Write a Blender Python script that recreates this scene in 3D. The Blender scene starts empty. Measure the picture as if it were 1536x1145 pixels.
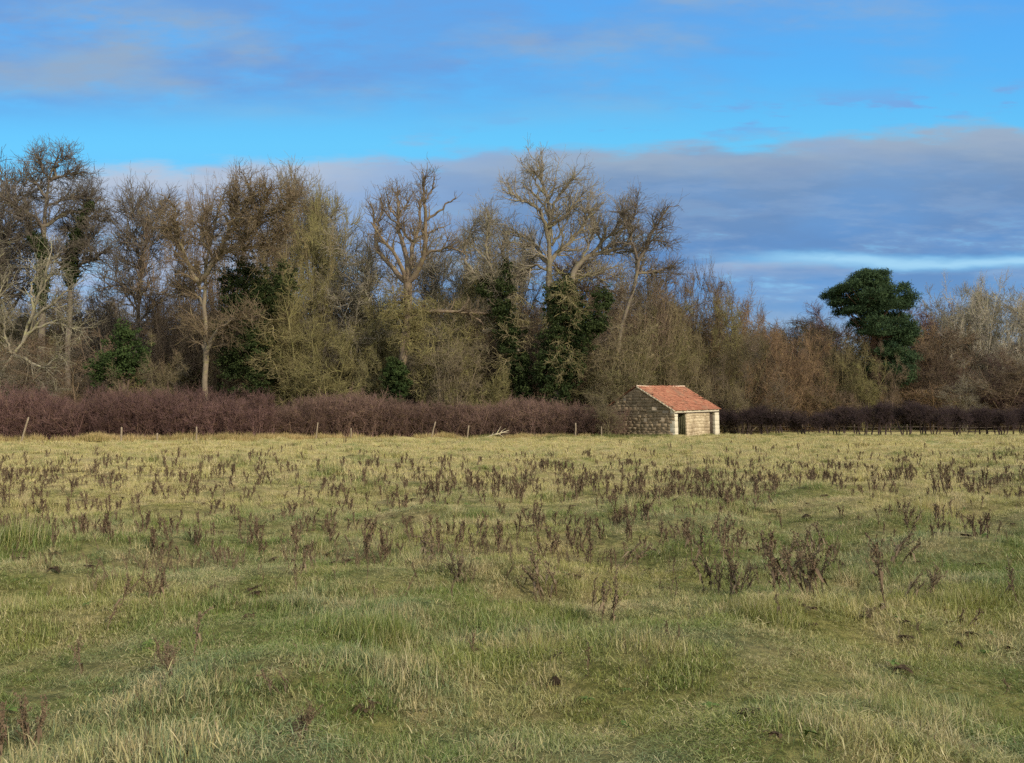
import bpy, math, random
import numpy as np
from mathutils import Vector, Matrix

# ------------------------------------------------------------------ camera, sky, sun, exposure
SC = bpy.context.scene
F = 1250.0                     # focal length in photo pixels (1536 wide)
EYE = 1.6
PITCH = math.atan((627 - 572.5) / F)
cam_d = bpy.data.cameras.new('camera')
cam_d.sensor_width = 36.0
cam_d.lens = F / 1536.0 * 36.0
cam_d.clip_start = 0.05
cam_d.clip_end = 8000
cam = bpy.data.objects.new('camera', cam_d)
SC.collection.objects.link(cam)
cam.location = (0, 0, EYE)
cam.rotation_euler = (math.pi / 2 + PITCH, 0, 0)
SC.camera = cam

SUN_EL, SUN_AZ = math.radians(25), math.radians(138)     # azimuth clockwise from +Y
sdir = Vector((math.sin(SUN_AZ) * math.cos(SUN_EL), math.cos(SUN_AZ) * math.cos(SUN_EL), math.sin(SUN_EL)))
sun_d = bpy.data.lights.new('sun', 'SUN')
sun_d.energy = 3.8
sun_d.angle = math.radians(0.8)
sun_d.color = (1.0, 0.86, 0.68)
sun = bpy.data.objects.new('sun', sun_d)
SC.collection.objects.link(sun)
sun.rotation_euler = sdir.to_track_quat('Z', 'Y').to_euler()
sun.location = (30, -30, 40)

SC.view_settings.view_transform = 'Standard'
SC.view_settings.look = 'None'
SC.view_settings.exposure = 0.12
SC.view_settings.gamma = 1.0
SC.cycles.use_denoising = False
SC.cycles.sample_clamp_direct = 6
SC.cycles.sample_clamp_indirect = 3
SC.cycles.max_bounces = 5
SC.cycles.diffuse_bounces = 3
SC.cycles.glossy_bounces = 2
SC.cycles.transmission_bounces = 2
SC.cycles.transparent_max_bounces = 4
SC.cycles.caustics_reflective = False
SC.cycles.caustics_refractive = False


def S(c):
    "sRGB 0..255 to linear"
    o = []
    for v in c:
        v /= 255.0
        o.append(v / 12.92 if v <= 0.04045 else ((v + 0.055) / 1.055) ** 2.4)
    return tuple(o) + (1.0,)


class NT:
    "small helper for writing node trees"
    def __init__(self, tree):
        self.t = tree
        self.n = tree.nodes
        self.l = tree.links

    def node(self, kind, **kw):
        nd = self.n.new(kind)
        for k, v in kw.items():
            setattr(nd, k, v)
        return nd

    def put(self, sock, v):
        if v is None:
            return
        if hasattr(v, 'links') or isinstance(v, bpy.types.NodeSocket):
            self.l.new(v, sock)
        else:
            sock.default_value = v

    def math(self, op, a, b=None, c=None, clamp=False):
        nd = self.node('ShaderNodeMath', operation=op, use_clamp=clamp)
        self.put(nd.inputs[0], a)
        self.put(nd.inputs[1], b)
        self.put(nd.inputs[2], c)
        return nd.outputs[0]

    def mix(self, f, a, b, blend='MIX'):
        nd = self.node('ShaderNodeMix', data_type='RGBA', blend_type=blend)
        self.put(nd.inputs[0], f)
        self.put(nd.inputs[6], a)
        self.put(nd.inputs[7], b)
        return nd.outputs[2]

    def noise(self, vec, scale, detail=3, rough=0.5, dist=0.0):
        nd = self.node('ShaderNodeTexNoise')
        self.put(nd.inputs['Vector'], vec)
        nd.inputs['Scale'].default_value = scale
        nd.inputs['Detail'].default_value = detail
        nd.inputs['Roughness'].default_value = rough
        nd.inputs['Distortion'].default_value = dist
        return nd.outputs[0]

    def smooth(self, v, a, b, lo=0.0, hi=1.0):
        nd = self.node('ShaderNodeMapRange', interpolation_type='SMOOTHSTEP')
        self.put(nd.inputs[0], v)
        self.put(nd.inputs[1], a)
        self.put(nd.inputs[2], b)
        nd.inputs[3].default_value = lo
        nd.inputs[4].default_value = hi
        return nd.outputs[0]

    def comb(self, x, y, z):
        nd = self.node('ShaderNodeCombineXYZ')
        self.put(nd.inputs[0], x)
        self.put(nd.inputs[1], y)
        self.put(nd.inputs[2], z)
        return nd.outputs[0]

    def ramp(self, v, stops):
        nd = self.node('ShaderNodeValToRGB')
        r = nd.color_ramp
        while len(r.elements) < len(stops):
            r.elements.new(0.5)
        for e, (p, c) in zip(r.elements, stops):
            e.position = p
            e.color = c
        self.put(nd.inputs[0], v)
        return nd.outputs[0]


def build_world():
    w = bpy.data.worlds.new('World')
    SC.world = w
    w.use_nodes = True
    t = NT(w.node_tree)
    t.n.clear()
    out = t.node('ShaderNodeOutputWorld')
    bg = t.node('ShaderNodeBackground')
    sky = t.node('ShaderNodeTexSky', sky_type='NISHITA')
    sky.sun_disc = False
    sky.sun_elevation = SUN_EL
    sky.sun_rotation = SUN_AZ
    sky.air_density = 1.0
    sky.dust_density = 0.4
    sky.ozone_density = 2.0
    tc = t.node('ShaderNodeTexCoord')
    sp = t.node('ShaderNodeSeparateXYZ')
    t.l.new(tc.outputs['Generated'], sp.inputs[0])
    x, y, z = sp.outputs
    ay = t.math('ADD', t.math('ABSOLUTE', y), 0.12)
    # u, v: direction divided by its forward part, so cloud banks lie in level layers
    yy = t.math('MAXIMUM', t.math('ABSOLUTE', y), 0.25)
    u = t.math('DIVIDE', x, yy)
    v = t.math('DIVIDE', z, yy)
    # clear sky: physical sky, pulled to the photograph's azure
    nis = t.mix(1.0, sky.outputs[0], (0.055, 0.085, 0.12, 1), 'MULTIPLY')
    clear = t.ramp(v, [(0.0, S((168, 205, 238))), (0.16, S((120, 200, 246))), (0.33, S((106, 206, 252))),
                       (0.42, S((92, 186, 252))), (0.56, S((86, 168, 248))), (0.9, S((82, 150, 232)))])
    clear = t.mix(0.2, clear, nis)
    # main bank
    pc = t.comb(t.math('MULTIPLY', u, 2.2), t.math('MULTIPLY', v, 9.0), 0.0)
    n1 = t.noise(pc, 2.2, 5, 0.55)
    n2 = t.noise(t.comb(t.math('MULTIPLY', u, 1.1), t.math('MULTIPLY', v, 3.5), 3.7), 3.0, 6, 0.55)
    n3 = t.noise(t.comb(t.math('MULTIPLY', u, 3.0), t.math('MULTIPLY', v, 14.0), 8.1), 3.0, 5, 0.6)
    top = t.math('ADD', t.math('MULTIPLY_ADD', u, 0.045, 0.330), t.math('MULTIPLY_ADD', n1, 0.07, -0.036))
    top = t.math('ADD', top, t.math('MULTIPLY_ADD', n3, 0.05, -0.025))
    d = t.math('SUBTRACT', top, v)                       # >0 inside the bank
    bank = t.smooth(d, -0.006, 0.018)
    # thin bright gaps low on the right and a paler left
    gy = t.math('ADD', 0.190, t.math('MULTIPLY_ADD', n1, 0.035, -0.0165))
    gd = t.math('ABSOLUTE', t.math('SUBTRACT', v, gy))
    gap = t.math('MULTIPLY', t.smooth(gd, 0.013, 0.0), t.smooth(u, 0.2, 0.4))
    gap = t.math('MULTIPLY', gap, t.smooth(n2, 0.36, 0.5))
    gap2 = t.math('MULTIPLY', t.smooth(v, 0.27, 0.2), t.smooth(n3, 0.56, 0.68))
    gap = t.math('MAXIMUM', gap, t.math('MULTIPLY', gap2, 0.45))
    bank = t.math('MULTIPLY', bank, t.math('SUBTRACT', 1.0, gap))
    bcol = t.ramp(d, [(0.0, S((140, 176, 205))), (0.022, S((146, 166, 190))), (0.06, S((114, 145, 184))),
                      (0.13, S((98, 138, 188))), (0.19, S((104, 150, 200))), (0.27, S((150, 178, 204)))])
    bcol = t.mix(t.smooth(u, 0.05, -0.35), bcol, t.mix(0.55, bcol, S((196, 206, 224))))
    bcol = t.mix(t.math('MULTIPLY', t.smooth(n2, 0.42, 0.65), 0.3), bcol, S((100, 162, 226)))
    # second low bank below the gap: lighter crest
    low = t.math('SUBTRACT', gy, v)
    crest = t.math('MULTIPLY', t.smooth(low, 0.03, 0.006), t.smooth(low, 0.0, 0.008))
    bcol = t.mix(t.math('MULTIPLY', crest, t.math('MULTIPLY', t.smooth(n1, 0.4, 0.6), 0.6)), bcol, S((170, 182, 202)))
    # thin upper clouds, strongest on the left
    lf = t.math('SUBTRACT', t.math('MULTIPLY', u, -0.55), t.math('MULTIPLY', t.math('SUBTRACT', v, 0.45), -0.6))
    lf = t.smooth(t.math('ADD', t.math('ADD', lf, t.math('MULTIPLY_ADD', n2, 0.9, -0.45)),
                         t.math('MULTIPLY_ADD', n3, 0.22, -0.11)), -0.36, 0.16)
    up = t.math('MULTIPLY', lf, t.smooth(v, 0.34, 0.42))
    up = t.math('MULTIPLY', up, t.math('MULTIPLY_ADD', n3, 0.9, 0.35), clamp=True)
    up = t.math('MULTIPLY', up, t.smooth(t.noise(t.comb(t.math('MULTIPLY', u, 1.6), t.math('MULTIPLY', v, 5.0), 5.5), 4.0, 7, 0.62), 0.28, 0.55, 0.25, 1.1), clamp=True)
    hc = t.mix(t.smooth(n2, 0.42, 0.66), S((104, 154, 214)), S((140, 166, 196)))
    # small wisps sitting on the bank at the right
    wi = t.math('MULTIPLY', t.smooth(t.math('ABSOLUTE', t.math('SUBTRACT', v, t.math('MULTIPLY_ADD', u, 0.07, 0.345))), 0.035, 0.0),
                t.smooth(n3, 0.5, 0.64))
    wi = t.math('MULTIPLY', wi, t.smooth(u, -0.2, 0.2))
    col = t.mix(up, clear, hc)
    col = t.mix(t.math('MULTIPLY', wi, 0.7), col, S((120, 155, 212)))
    col = t.mix(t.math('MULTIPLY', gap, 0.6), col, S((178, 212, 232)))
    puff = t.math('MULTIPLY', t.smooth(n3, 0.44, 0.62), 0.22)
    bcol = t.mix(puff, bcol, S((158, 176, 200)))
    bcol = t.mix(t.math('MULTIPLY', t.smooth(n1, 0.5, 0.34), 0.25), bcol, S((92, 128, 178)))
    col = t.mix(bank, col, bcol)
    # the sky above and behind the photographer: broken pale cloud added as ambient fill
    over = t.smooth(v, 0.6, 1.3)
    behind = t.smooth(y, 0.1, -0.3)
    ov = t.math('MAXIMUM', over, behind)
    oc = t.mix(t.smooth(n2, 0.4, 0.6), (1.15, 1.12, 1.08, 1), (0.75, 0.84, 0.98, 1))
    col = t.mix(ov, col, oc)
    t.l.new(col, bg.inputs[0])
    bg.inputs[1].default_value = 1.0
    t.l.new(bg.outputs[0], out.inputs[0])
    w.cycles.sampling_method = 'AUTOMATIC'


build_world()


# ------------------------------------------------------------------ helpers
def ray(px, py):
    a = (px - 768) / F
    b = (572.5 - py) / F
    cy, sy = math.cos(PITCH), math.sin(PITCH)
    return a, cy - sy * b, sy + cy * b


def at(px, py, Y):
    "world point on the sight line of a photo pixel at depth Y"
    a, yy, zz = ray(px, py)
    k = Y / yy
    return np.array((a * k, Y, EYE + zz * k))


_rs = np.random.RandomState(5)
_WV = []
for wl, amp in ((1.2, 0.012), (1.9, 0.025), (3.4, 0.035), (8.0, 0.02), (19, 0.018)):
    for _ in range(5):
        a_ = _rs.uniform(0, 2 * math.pi)
        l_ = wl * _rs.uniform(0.75, 1.3)
        _WV.append((math.cos(a_) * 2 * math.pi / l_, math.sin(a_) * 2 * math.pi / l_, _rs.uniform(0, 6.3), amp))


def ss(x, a, b):
    t = np.clip((x - a) / (b - a), 0, 1)
    return t * t * (3 - 2 * t)


def ground_z(x, y):
    x = np.asarray(x, float)
    y = np.asarray(y, float)
    z = np.zeros(np.broadcast(x, y).shape)
    fade = 1 - 0.75 * ss(y, 60, 110)
    for kx, ky, ph, am in _WV:
        z = z + am * np.sin(kx * x + ky * y + ph)
    z = z * fade
    z = z * (1 - ss(np.hypot(x, y), 1.5, 0.2) * 0.8)
    z = z + 1.3 * ss(y, 78, 118)
    z = z + 2.0 * ss(y, 120, 400)
    return z


def gpt(px, py, ymin=2.0):
    "point of the ground under a photo pixel"
    a, yy, zz = ray(px, py)
    zz = min(zz, -0.012)
    k = -EYE / zz
    x, y = a * k, yy * k
    return x, y


def mesh_np(name, verts, quads=None, tris=None, mats=(), smooth=False, attr=None, matidx=None):
    me = bpy.data.meshes.new(name)
    verts = np.ascontiguousarray(verts, np.float32)
    nq = 0 if quads is None else len(quads)
    nt = 0 if tris is None else len(tris)
    me.vertices.add(len(verts))
    me.vertices.foreach_set('co', verts.ravel())
    me.loops.add(nq * 4 + nt * 3)
    me.polygons.add(nq + nt)
    li = []
    st = []
    tot = []
    if nq:
        li.append(np.asarray(quads, np.int32).ravel())
        st.append(np.arange(nq, dtype=np.int32) * 4)
        tot.append(np.full(nq, 4, np.int32))
    if nt:
        li.append(np.asarray(tris, np.int32).ravel())
        st.append(np.arange(nt, dtype=np.int32) * 3 + nq * 4)
        tot.append(np.full(nt, 3, np.int32))
    me.loops.foreach_set('vertex_index', np.concatenate(li))
    me.polygons.foreach_set('loop_start', np.concatenate(st))
    me.polygons.foreach_set('loop_total', np.concatenate(tot))
    if smooth:
        me.polygons.foreach_set('use_smooth', np.ones(nq + nt, bool))
    if matidx is not None:
        me.polygons.foreach_set('material_index', np.asarray(matidx, np.int32))
    for m in mats:
        me.materials.append(m)
    if attr is not None:
        for k, v in attr.items():
            at_ = me.attributes.new(k, 'FLOAT', 'POINT')
            at_.data.foreach_set('value', np.asarray(v, np.float32))
    me.update(calc_edges=True)
    return me


def link(name, data, parent=None, loc=None, label=None, cat=None, group=None, kind=None):
    o = bpy.data.objects.new(name, data)
    SC.collection.objects.link(o)
    if parent is not None:
        o.parent = parent
    if loc is not None:
        o.location = loc
    tag(o, label, cat, group, kind)
    return o


def tag(o, label=None, cat=None, group=None, kind=None):
    if label:
        o['label'] = label
    if cat:
        o['category'] = cat
    if group:
        o['group'] = group
    if kind:
        o['kind'] = kind
    return o


def copy_tree(root):
    r = root.copy()
    SC.collection.objects.link(r)
    for ch in root.children:
        c = ch.copy()
        SC.collection.objects.link(c)
        c.parent = r
        for g in ch.children:
            d = g.copy()
            SC.collection.objects.link(d)
            d.parent = c
    return r


# ------------------------------------------------------------------ materials
def new_mat(name):
    m = bpy.data.materials.new(name)
    m.use_nodes = True
    t = NT(m.node_tree)
    t.n.clear()
    out = t.node('ShaderNodeOutputMaterial')
    return m, t, out


def principled(t, out, col, rough=0.85, bump=None, bstr=0.3, bdist=0.02, spec=0.25):
    p = t.node('ShaderNodeBsdfPrincipled')
    t.put(p.inputs['Base Color'], col)
    t.put(p.inputs['Roughness'], rough)
    p.inputs['Specular IOR Level'].default_value = spec
    if bump is not None:
        b = t.node('ShaderNodeBump')
        b.inputs['Strength'].default_value = bstr
        b.inputs['Distance'].default_value = bdist
        t.l.new(bump, b.inputs['Height'])
        t.l.new(b.outputs[0], p.inputs['Normal'])
    t.l.new(p.outputs[0], out.inputs[0])
    return p


def wpos(t):
    return t.node('ShaderNodeNewGeometry').outputs['Position']


def field_colour(t):
    "colours of the pasture by place: lush, olive and bleached patches; returns (green, straw, mixfactor)"
    p = wpos(t)
    sp = t.node('ShaderNodeSeparateXYZ')
    t.l.new(p, sp.inputs[0])
    n1 = t.noise(p, 0.16, 4, 0.6)
    n2 = t.noise(p, 0.75, 4, 0.6)
    n3 = t.noise(p, 2.6, 3, 0.6)
    dist = t.smooth(sp.outputs[1], 4.0, 24.0)
    f = t.math('MULTIPLY_ADD', n1, 1.5, -0.76)
    f = t.math('ADD', f, t.math('MULTIPLY_ADD', n2, 2.2, -1.1))
    f = t.math('ADD', f, t.math('MULTIPLY_ADD', n3, 1.7, -0.85))
    f = t.math('ADD', f, t.math('MULTIPLY_ADD', dist, 0.66, 0.17))
    f = t.math('ADD', f, t.math('MULTIPLY', t.smooth(sp.outputs[0], 3.0, -6.0), 0.03), clamp=True)
    green = t.mix(t.smooth(n2, 0.42, 0.62), (0.135, 0.190, 0.038, 1), (0.145, 0.200, 0.088, 1))
    green = t.mix(t.smooth(n1, 0.45, 0.6), green, (0.225, 0.235, 0.050, 1))
    straw = t.mix(t.smooth(n3, 0.4, 0.6), (0.53, 0.475, 0.19, 1), (0.49, 0.405, 0.205, 1))
    return green, straw, f, sp


def mat_grass():
    m, t, out = new_mat('grass_blades')
    green, straw, f, sp = field_colour(t)
    a = t.node('ShaderNodeAttribute', attribute_name='tint').outputs['Fac']
    oi = t.node('ShaderNodeObjectInfo').outputs['Random']
    k = t.math('ADD', f, t.math('MULTIPLY_ADD', a, 0.85, -0.42))
    k = t.math('ADD', k, t.math('MULTIPLY_ADD', oi, 0.6, -0.3), clamp=True)
    col = t.mix(k, green, straw)
    col = t.mix(t.smooth(a, 0.93, 0.96), col, (0.46, 0.41, 0.22, 1))
    col = t.mix(t.smooth(a, 0.07, 0.03), col, (0.10, 0.065, 0.03, 1))
    d = t.node('ShaderNodeBsdfDiffuse')
    t.l.new(col, d.inputs[0])
    tr = t.node('ShaderNodeBsdfTranslucent')
    t.l.new(col, tr.inputs[0])
    g = t.node('ShaderNodeBsdfGlossy')
    g.inputs['Roughness'].default_value = 0.5
    g.inputs[0].default_value = (1, 1, 1, 1)
    mx = t.node('ShaderNodeMixShader')
    mx.inputs[0].default_value = 0.28
    t.l.new(d.outputs[0], mx.inputs[1])
    t.l.new(tr.outputs[0], mx.inputs[2])
    mx2 = t.node('ShaderNodeMixShader')
    mx2.inputs[0].default_value = 0.03
    t.l.new(mx.outputs[0], mx2.inputs[1])
    t.l.new(g.outputs[0], mx2.inputs[2])
    t.l.new(mx2.outputs[0], out.inputs[0])
    return m


def mat_verge(name, c1, c2, c3):
    m, t, out = new_mat(name)
    a = t.node('ShaderNodeAttribute', attribute_name='tint').outputs['Fac']
    n = t.noise(wpos(t), 0.5, 3)
    k = t.math('ADD', t.math('MULTIPLY', a, 0.7), t.math('MULTIPLY_ADD', n, 1.2, -0.45), clamp=True)
    col = t.ramp(k, [(0.1, c1), (0.5, c2), (0.95, c3)])
    d = t.node('ShaderNodeBsdfDiffuse')
    t.l.new(col, d.inputs[0])
    tr = t.node('ShaderNodeBsdfTranslucent')
    t.l.new(col, tr.inputs[0])
    mx = t.node('ShaderNodeMixShader')
    mx.inputs[0].default_value = 0.25
    t.l.new(d.outputs[0], mx.inputs[1])
    t.l.new(tr.outputs[0], mx.inputs[2])
    t.l.new(mx.outputs[0], out.inputs[0])
    return m


def mat_ground():
    m, t, out = new_mat('pasture_ground')
    green, straw, f, sp = field_colour(t)
    col = t.mix(f, green, straw)
    p = wpos(t)
    nb = t.noise(p, 9.0, 4, 0.7)
    soil = t.mix(t.smooth(nb, 0.35, 0.65), (0.035, 0.032, 0.014, 1), (0.17, 0.145, 0.06, 1))
    near = t.smooth(sp.outputs[1], 10.0, 55.0)
    thatch = t.math('MULTIPLY_ADD', near, 0.5, 0.25)
    col = t.mix(thatch, soil, col)
    # leaf litter under the wood
    wood = t.smooth(t.math('ADD', sp.outputs[1], t.math('MULTIPLY', t.smooth(sp.outputs[0], 14.0, 22.0), -44.0)), 66.0, 70.0)
    litter = t.mix(t.noise(p, 3.0, 4, 0.7), (0.045, 0.032, 0.02, 1), (0.13, 0.09, 0.05, 1))
    col = t.mix(wood, col, litter)
    far = t.smooth(sp.outputs[1], 180.0, 260.0)
    col = t.mix(far, col, (0.12, 0.15, 0.05, 1))
    h = t.math('ADD', t.noise(p, 14.0, 5, 0.7), t.math('MULTIPLY', t.noise(p, 2.5, 3), 2.0))
    principled(t, out, col, 0.95, h, 0.8, 0.06, 0.05)
    return m


def mat_bark():
    m, t, out = new_mat('bark')
    oc = t.node('ShaderNodeObjectInfo')
    p = wpos(t)
    n1 = t.noise(p, 1.3, 3, 0.6)
    n2 = t.noise(p, 11.0, 4, 0.7)
    v = t.math('ADD', t.math('MULTIPLY', n1, 0.9), t.math('MULTIPLY', n2, 0.7))
    vc = t.comb(v, v, v)
    col = t.mix(1.0, oc.outputs['Color'], vc, 'MULTIPLY')
    lich = t.smooth(t.noise(p, 3.1, 3, 0.6), 0.5, 0.64)
    col = t.mix(t.math('MULTIPLY', lich, 0.3), col, t.mix(1.0, oc.outputs['Color'], (1.35, 1.6, 0.75, 1), 'MULTIPLY'))
    principled(t, out, col, 0.9, n2, 0.6, 0.03, 0.15)
    return m


def mat_leaf(name, c1, c2, rough=0.45, spec=0.4):
    m, t, out = new_mat(name)
    a = t.node('ShaderNodeAttribute', attribute_name='tint').outputs['Fac']
    n = t.noise(wpos(t), 0.9, 3)
    k = t.math('ADD', t.math('MULTIPLY', a, 0.75), t.math('MULTIPLY_ADD', n, 1.2, -0.5), clamp=True)
    col = t.mix(k, c1, c2)
    if name.startswith('dock'):
        rn = t.node('ShaderNodeObjectInfo').outputs['Random']
        col = t.mix(t.math('MULTIPLY', t.smooth(rn, 0.3, 1.0), 0.6), col, (0.21, 0.165, 0.105, 1))
        col = t.mix(t.math('MULTIPLY', t.smooth(t.noise(wpos(t), 3.0, 2), 0.5, 0.6), 0.45), col, (0.17, 0.135, 0.085, 1))
    principled(t, out, col, rough, spec=spec)
    return m


def mat_flat(name, c1, c2, scale=6.0, rough=0.85, bstr=0.4, bdist=0.01, spec=0.2, obj_col=False):
    m, t, out = new_mat(name)
    p = wpos(t)
    n = t.noise(p, scale, 5, 0.65)
    n2 = t.noise(p, scale * 0.25, 3, 0.6)
    k = t.math('MULTIPLY_ADD', n, 1.3, -0.15)
    k = t.math('ADD', k, t.math('MULTIPLY_ADD', n2, 1.0, -0.5), clamp=True)
    principled(t, out, t.mix(k, c1, c2), rough, n, bstr, bdist, spec)
    return m


def mat_stone(name, c1, c2, c3):
    m, t, out = new_mat(name)
    a = t.node('ShaderNodeAttribute', attribute_name='tint').outputs['Fac']
    p = wpos(t)
    n = t.noise(p, 9.0, 5, 0.7)
    n2 = t.noise(p, 0.9, 4, 0.6)
    col = t.mix(a, c1, c2)
    col = t.mix(t.math('MULTIPLY', t.smooth(n2, 0.48, 0.62), 0.75), col, c3)
    v = t.math('MULTIPLY_ADD', n, 0.9, 0.55)
    col = t.mix(1.0, col, t.comb(v, v, v), 'MULTIPLY')
    principled(t, out, col, 0.92, n, 0.7, 0.03, 0.15)
    return m


def mat_tiles():
    m, t, out = new_mat('clay_pantiles')
    a = t.node('ShaderNodeAttribute', attribute_name='tint').outputs['Fac']
    p = wpos(t)
    n = t.noise(p, 1.1, 4, 0.65)
    n2 = t.noise(p, 7.0, 4, 0.7)
    col = t.mix(a, (0.22, 0.085, 0.05, 1), (0.37, 0.165, 0.10, 1))
    col = t.mix(t.math('MULTIPLY', t.smooth(n2, 0.50, 0.64), 0.8), col, (0.13, 0.065, 0.04, 1))
    col = t.mix(t.math('MULTIPLY', t.smooth(n, 0.55, 0.68), 0.55), col, (0.36, 0.22, 0.13, 1))
    n4 = t.noise(p, 0.75, 5, 0.7)
    col = t.mix(t.math('MULTIPLY', t.smooth(n4, 0.50, 0.62), 0.55), col, (0.20, 0.13, 0.085, 1))
    principled(t, out, col, 0.85, n2, 0.4, 0.02, 0.2)
    return m


M = dict(
    grass=mat_grass(), ground=mat_ground(), bark=mat_bark(),
    verge=mat_verge('verge_grass', (0.075, 0.11, 0.035, 1), (0.16, 0.175, 0.06, 1), (0.32, 0.28, 0.13, 1)),
    tall=mat_verge('dry_grass', (0.22, 0.20, 0.07, 1), (0.44, 0.35, 0.16, 1), (0.62, 0.48, 0.26, 1)),
    ivy=mat_leaf('ivy_leaves', (0.010, 0.020, 0.007, 1), (0.058, 0.078, 0.026, 1), 0.75, 0.08),
    ivyl=mat_leaf('bright_ivy_leaves', (0.016, 0.030, 0.010, 1), (0.055, 0.085, 0.026, 1), 0.75, 0.08),
    rosette=mat_leaf('weed_leaves', (0.04, 0.07, 0.015, 1), (0.12, 0.17, 0.045, 1), 0.8, 0.08),
    litter=mat_leaf('dead_leaves', (0.02, 0.015, 0.009, 1), (0.10, 0.07, 0.04, 1), 0.9, 0.05),
    pine=mat_leaf('pine_needles', (0.020, 0.042, 0.022, 1), (0.062, 0.098, 0.038, 1), 0.75, 0.1),
    dock=mat_leaf('dock_seed', (0.06, 0.043, 0.028, 1), (0.19, 0.135, 0.085, 1), 0.9, 0.05),
    dstem=mat_leaf('dock_stem', (0.07, 0.05, 0.032, 1), (0.20, 0.145, 0.09, 1), 0.9, 0.05),
    soil=mat_flat('dark_soil', (0.015, 0.011, 0.008, 1), (0.05, 0.036, 0.024, 1), 20, 0.95, 1.0, 0.03, 0.05),
    post=mat_flat('weathered_wood', (0.15, 0.12, 0.08, 1), (0.32, 0.26, 0.18, 1), 7),
    stone=mat_stone('rubble_stone', (0.17, 0.13, 0.08, 1), (0.28, 0.22, 0.14, 1), (0.12, 0.10, 0.06, 1)),
    sandst=mat_stone('sandstone', (0.36, 0.29, 0.185, 1), (0.50, 0.42, 0.28, 1), (0.27, 0.21, 0.13, 1)),
    mortar=mat_flat('mortar', (0.19, 0.16, 0.115, 1), (0.30, 0.255, 0.185, 1), 10),
    mortarl=mat_flat('pale_mortar', (0.40, 0.34, 0.23, 1), (0.56, 0.48, 0.34, 1), 10),
    cream=mat_flat('limewashed_stone', (0.46, 0.42, 0.31, 1), (0.64, 0.59, 0.45, 1), 3),
    tile=mat_tiles(),
    ridge=mat_flat('ridge_clay', (0.42, 0.30, 0.2, 1), (0.66, 0.54, 0.40, 1), 8),
    door=mat_flat('old_door_boards', (0.035, 0.028, 0.022, 1), (0.11, 0.085, 0.06, 1), 9),
    iron=mat_flat('rusty_iron', (0.04, 0.02, 0.012, 1), (0.10, 0.05, 0.03, 1), 12),
    doorg=mat_flat('mossy_door_boards', (0.04, 0.042, 0.022, 1), (0.17, 0.16, 0.09, 1), 9),
)

# ------------------------------------------------------------------ the ground
def nonuni(a, b, s0, k):
    "coordinates from a to b, steps growing away from zero"
    pos = [0.0]
    s = s0
    while pos[-1] < b:
        pos.append(pos[-1] + s)
        s = max(s0, pos[-1] * k)
    neg = [0.0]
    s = s0
    while neg[-1] < a:
        neg.append(neg[-1] + s)
        s = max(s0, neg[-1] * k)
    return np.array([-q for q in neg[:0:-1]] + pos)


gx = nonuni(2500, 2500, 0.16, 0.03)
gy = nonuni(60, 5000, 0.16, 0.02)
X, Y = np.meshgrid(gx, gy)
Z = ground_z(X, Y)
nx, ny = len(gx), len(gy)
idx = np.arange(nx * ny).reshape(ny, nx)
q = np.stack([idx[:-1, :-1], idx[:-1, 1:], idx[1:, 1:], idx[1:, :-1]], -1).reshape(-1, 4)
gm = mesh_np('ground', np.stack([X, Y, Z], -1).reshape(-1, 3), q, mats=[M['ground']], smooth=True)
link('ground', gm, kind='structure')


# ------------------------------------------------------------------ grass (nobody could count it)
def blades(rng, n, rad, lmin, lmax, w, lean, droop, flat=0.0, wind=(0.08, 0.0)):
    th = rng.uniform(0, 2 * np.pi, n)
    r = rad * np.sqrt(rng.uniform(0, 1, n))
    base = np.stack([r * np.cos(th), r * np.sin(th), np.full(n, -0.02)], 1)
    L = rng.uniform(lmin, lmax, n) * (1 - 0.35 * (r / rad) ** 2)
    az = rng.uniform(0, 2 * np.pi, n)
    le = rng.uniform(0.1, 1, n) * lean
    d = np.stack([np.cos(az) * np.sin(le) + wind[0], np.sin(az) * np.sin(le) + wind[1], np.cos(le) * (1 - flat)], 1)
    d /= np.linalg.norm(d, axis=1, keepdims=True)
    K = 4
    pts = [base]
    for k in range(K - 1):
        pts.append(pts[-1] + d * (L / (K - 1))[:, None])
        d = d + np.array([0, 0, -1]) * (droop * rng.uniform(0.2, 1.3, n))[:, None] + rng.normal(0, 0.12, (n, 3))
        d /= np.linalg.norm(d, axis=1, keepdims=True)
    P = np.stack(pts, 1)                                          # n,K,3
    P[..., 2] = np.maximum(P[..., 2], -0.02)
    sa = az + np.pi / 2 + rng.normal(0, 0.6, n)
    side = np.stack([np.cos(sa), np.sin(sa), np.zeros(n)], 1)
    wk = np.array([0.8, 1.0, 0.7, 0.12])
    ww = w * rng.uniform(0.6, 1.3, n)
    A = P + side[:, None, :] * (wk[None, :] * ww[:, None])[..., None] * 0.5
    B = P - side[:, None, :] * (wk[None, :] * ww[:, None])[..., None] * 0.5
    V = np.stack([A, B], 2).reshape(n, K * 2, 3)
    f = np.array([[2 * k, 2 * k + 1, 2 * k + 3, 2 * k + 2] for k in range(K - 1)])
    Q = (np.arange(n)[:, None, None] * (2 * K) + f[None]).reshape(-1, 4)
    tint = np.repeat(rng.uniform(0, 1, n), 2 * K)
    return V.reshape(-1, 3), Q, tint


def tuft_collection(name, specs, mat):
    col = bpy.data.collections.new(name)
    for i, sp in enumerate(specs):
        rng = np.random.RandomState(100 + i + len(name))
        v, q_, ti = blades(rng, **sp)
        me = mesh_np(name, v, q_, mats=[mat], attr={'tint': ti})
        o = bpy.data.objects.new('%s_%02d' % (name, i), me)
        col.objects.link(o)
    return col


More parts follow.
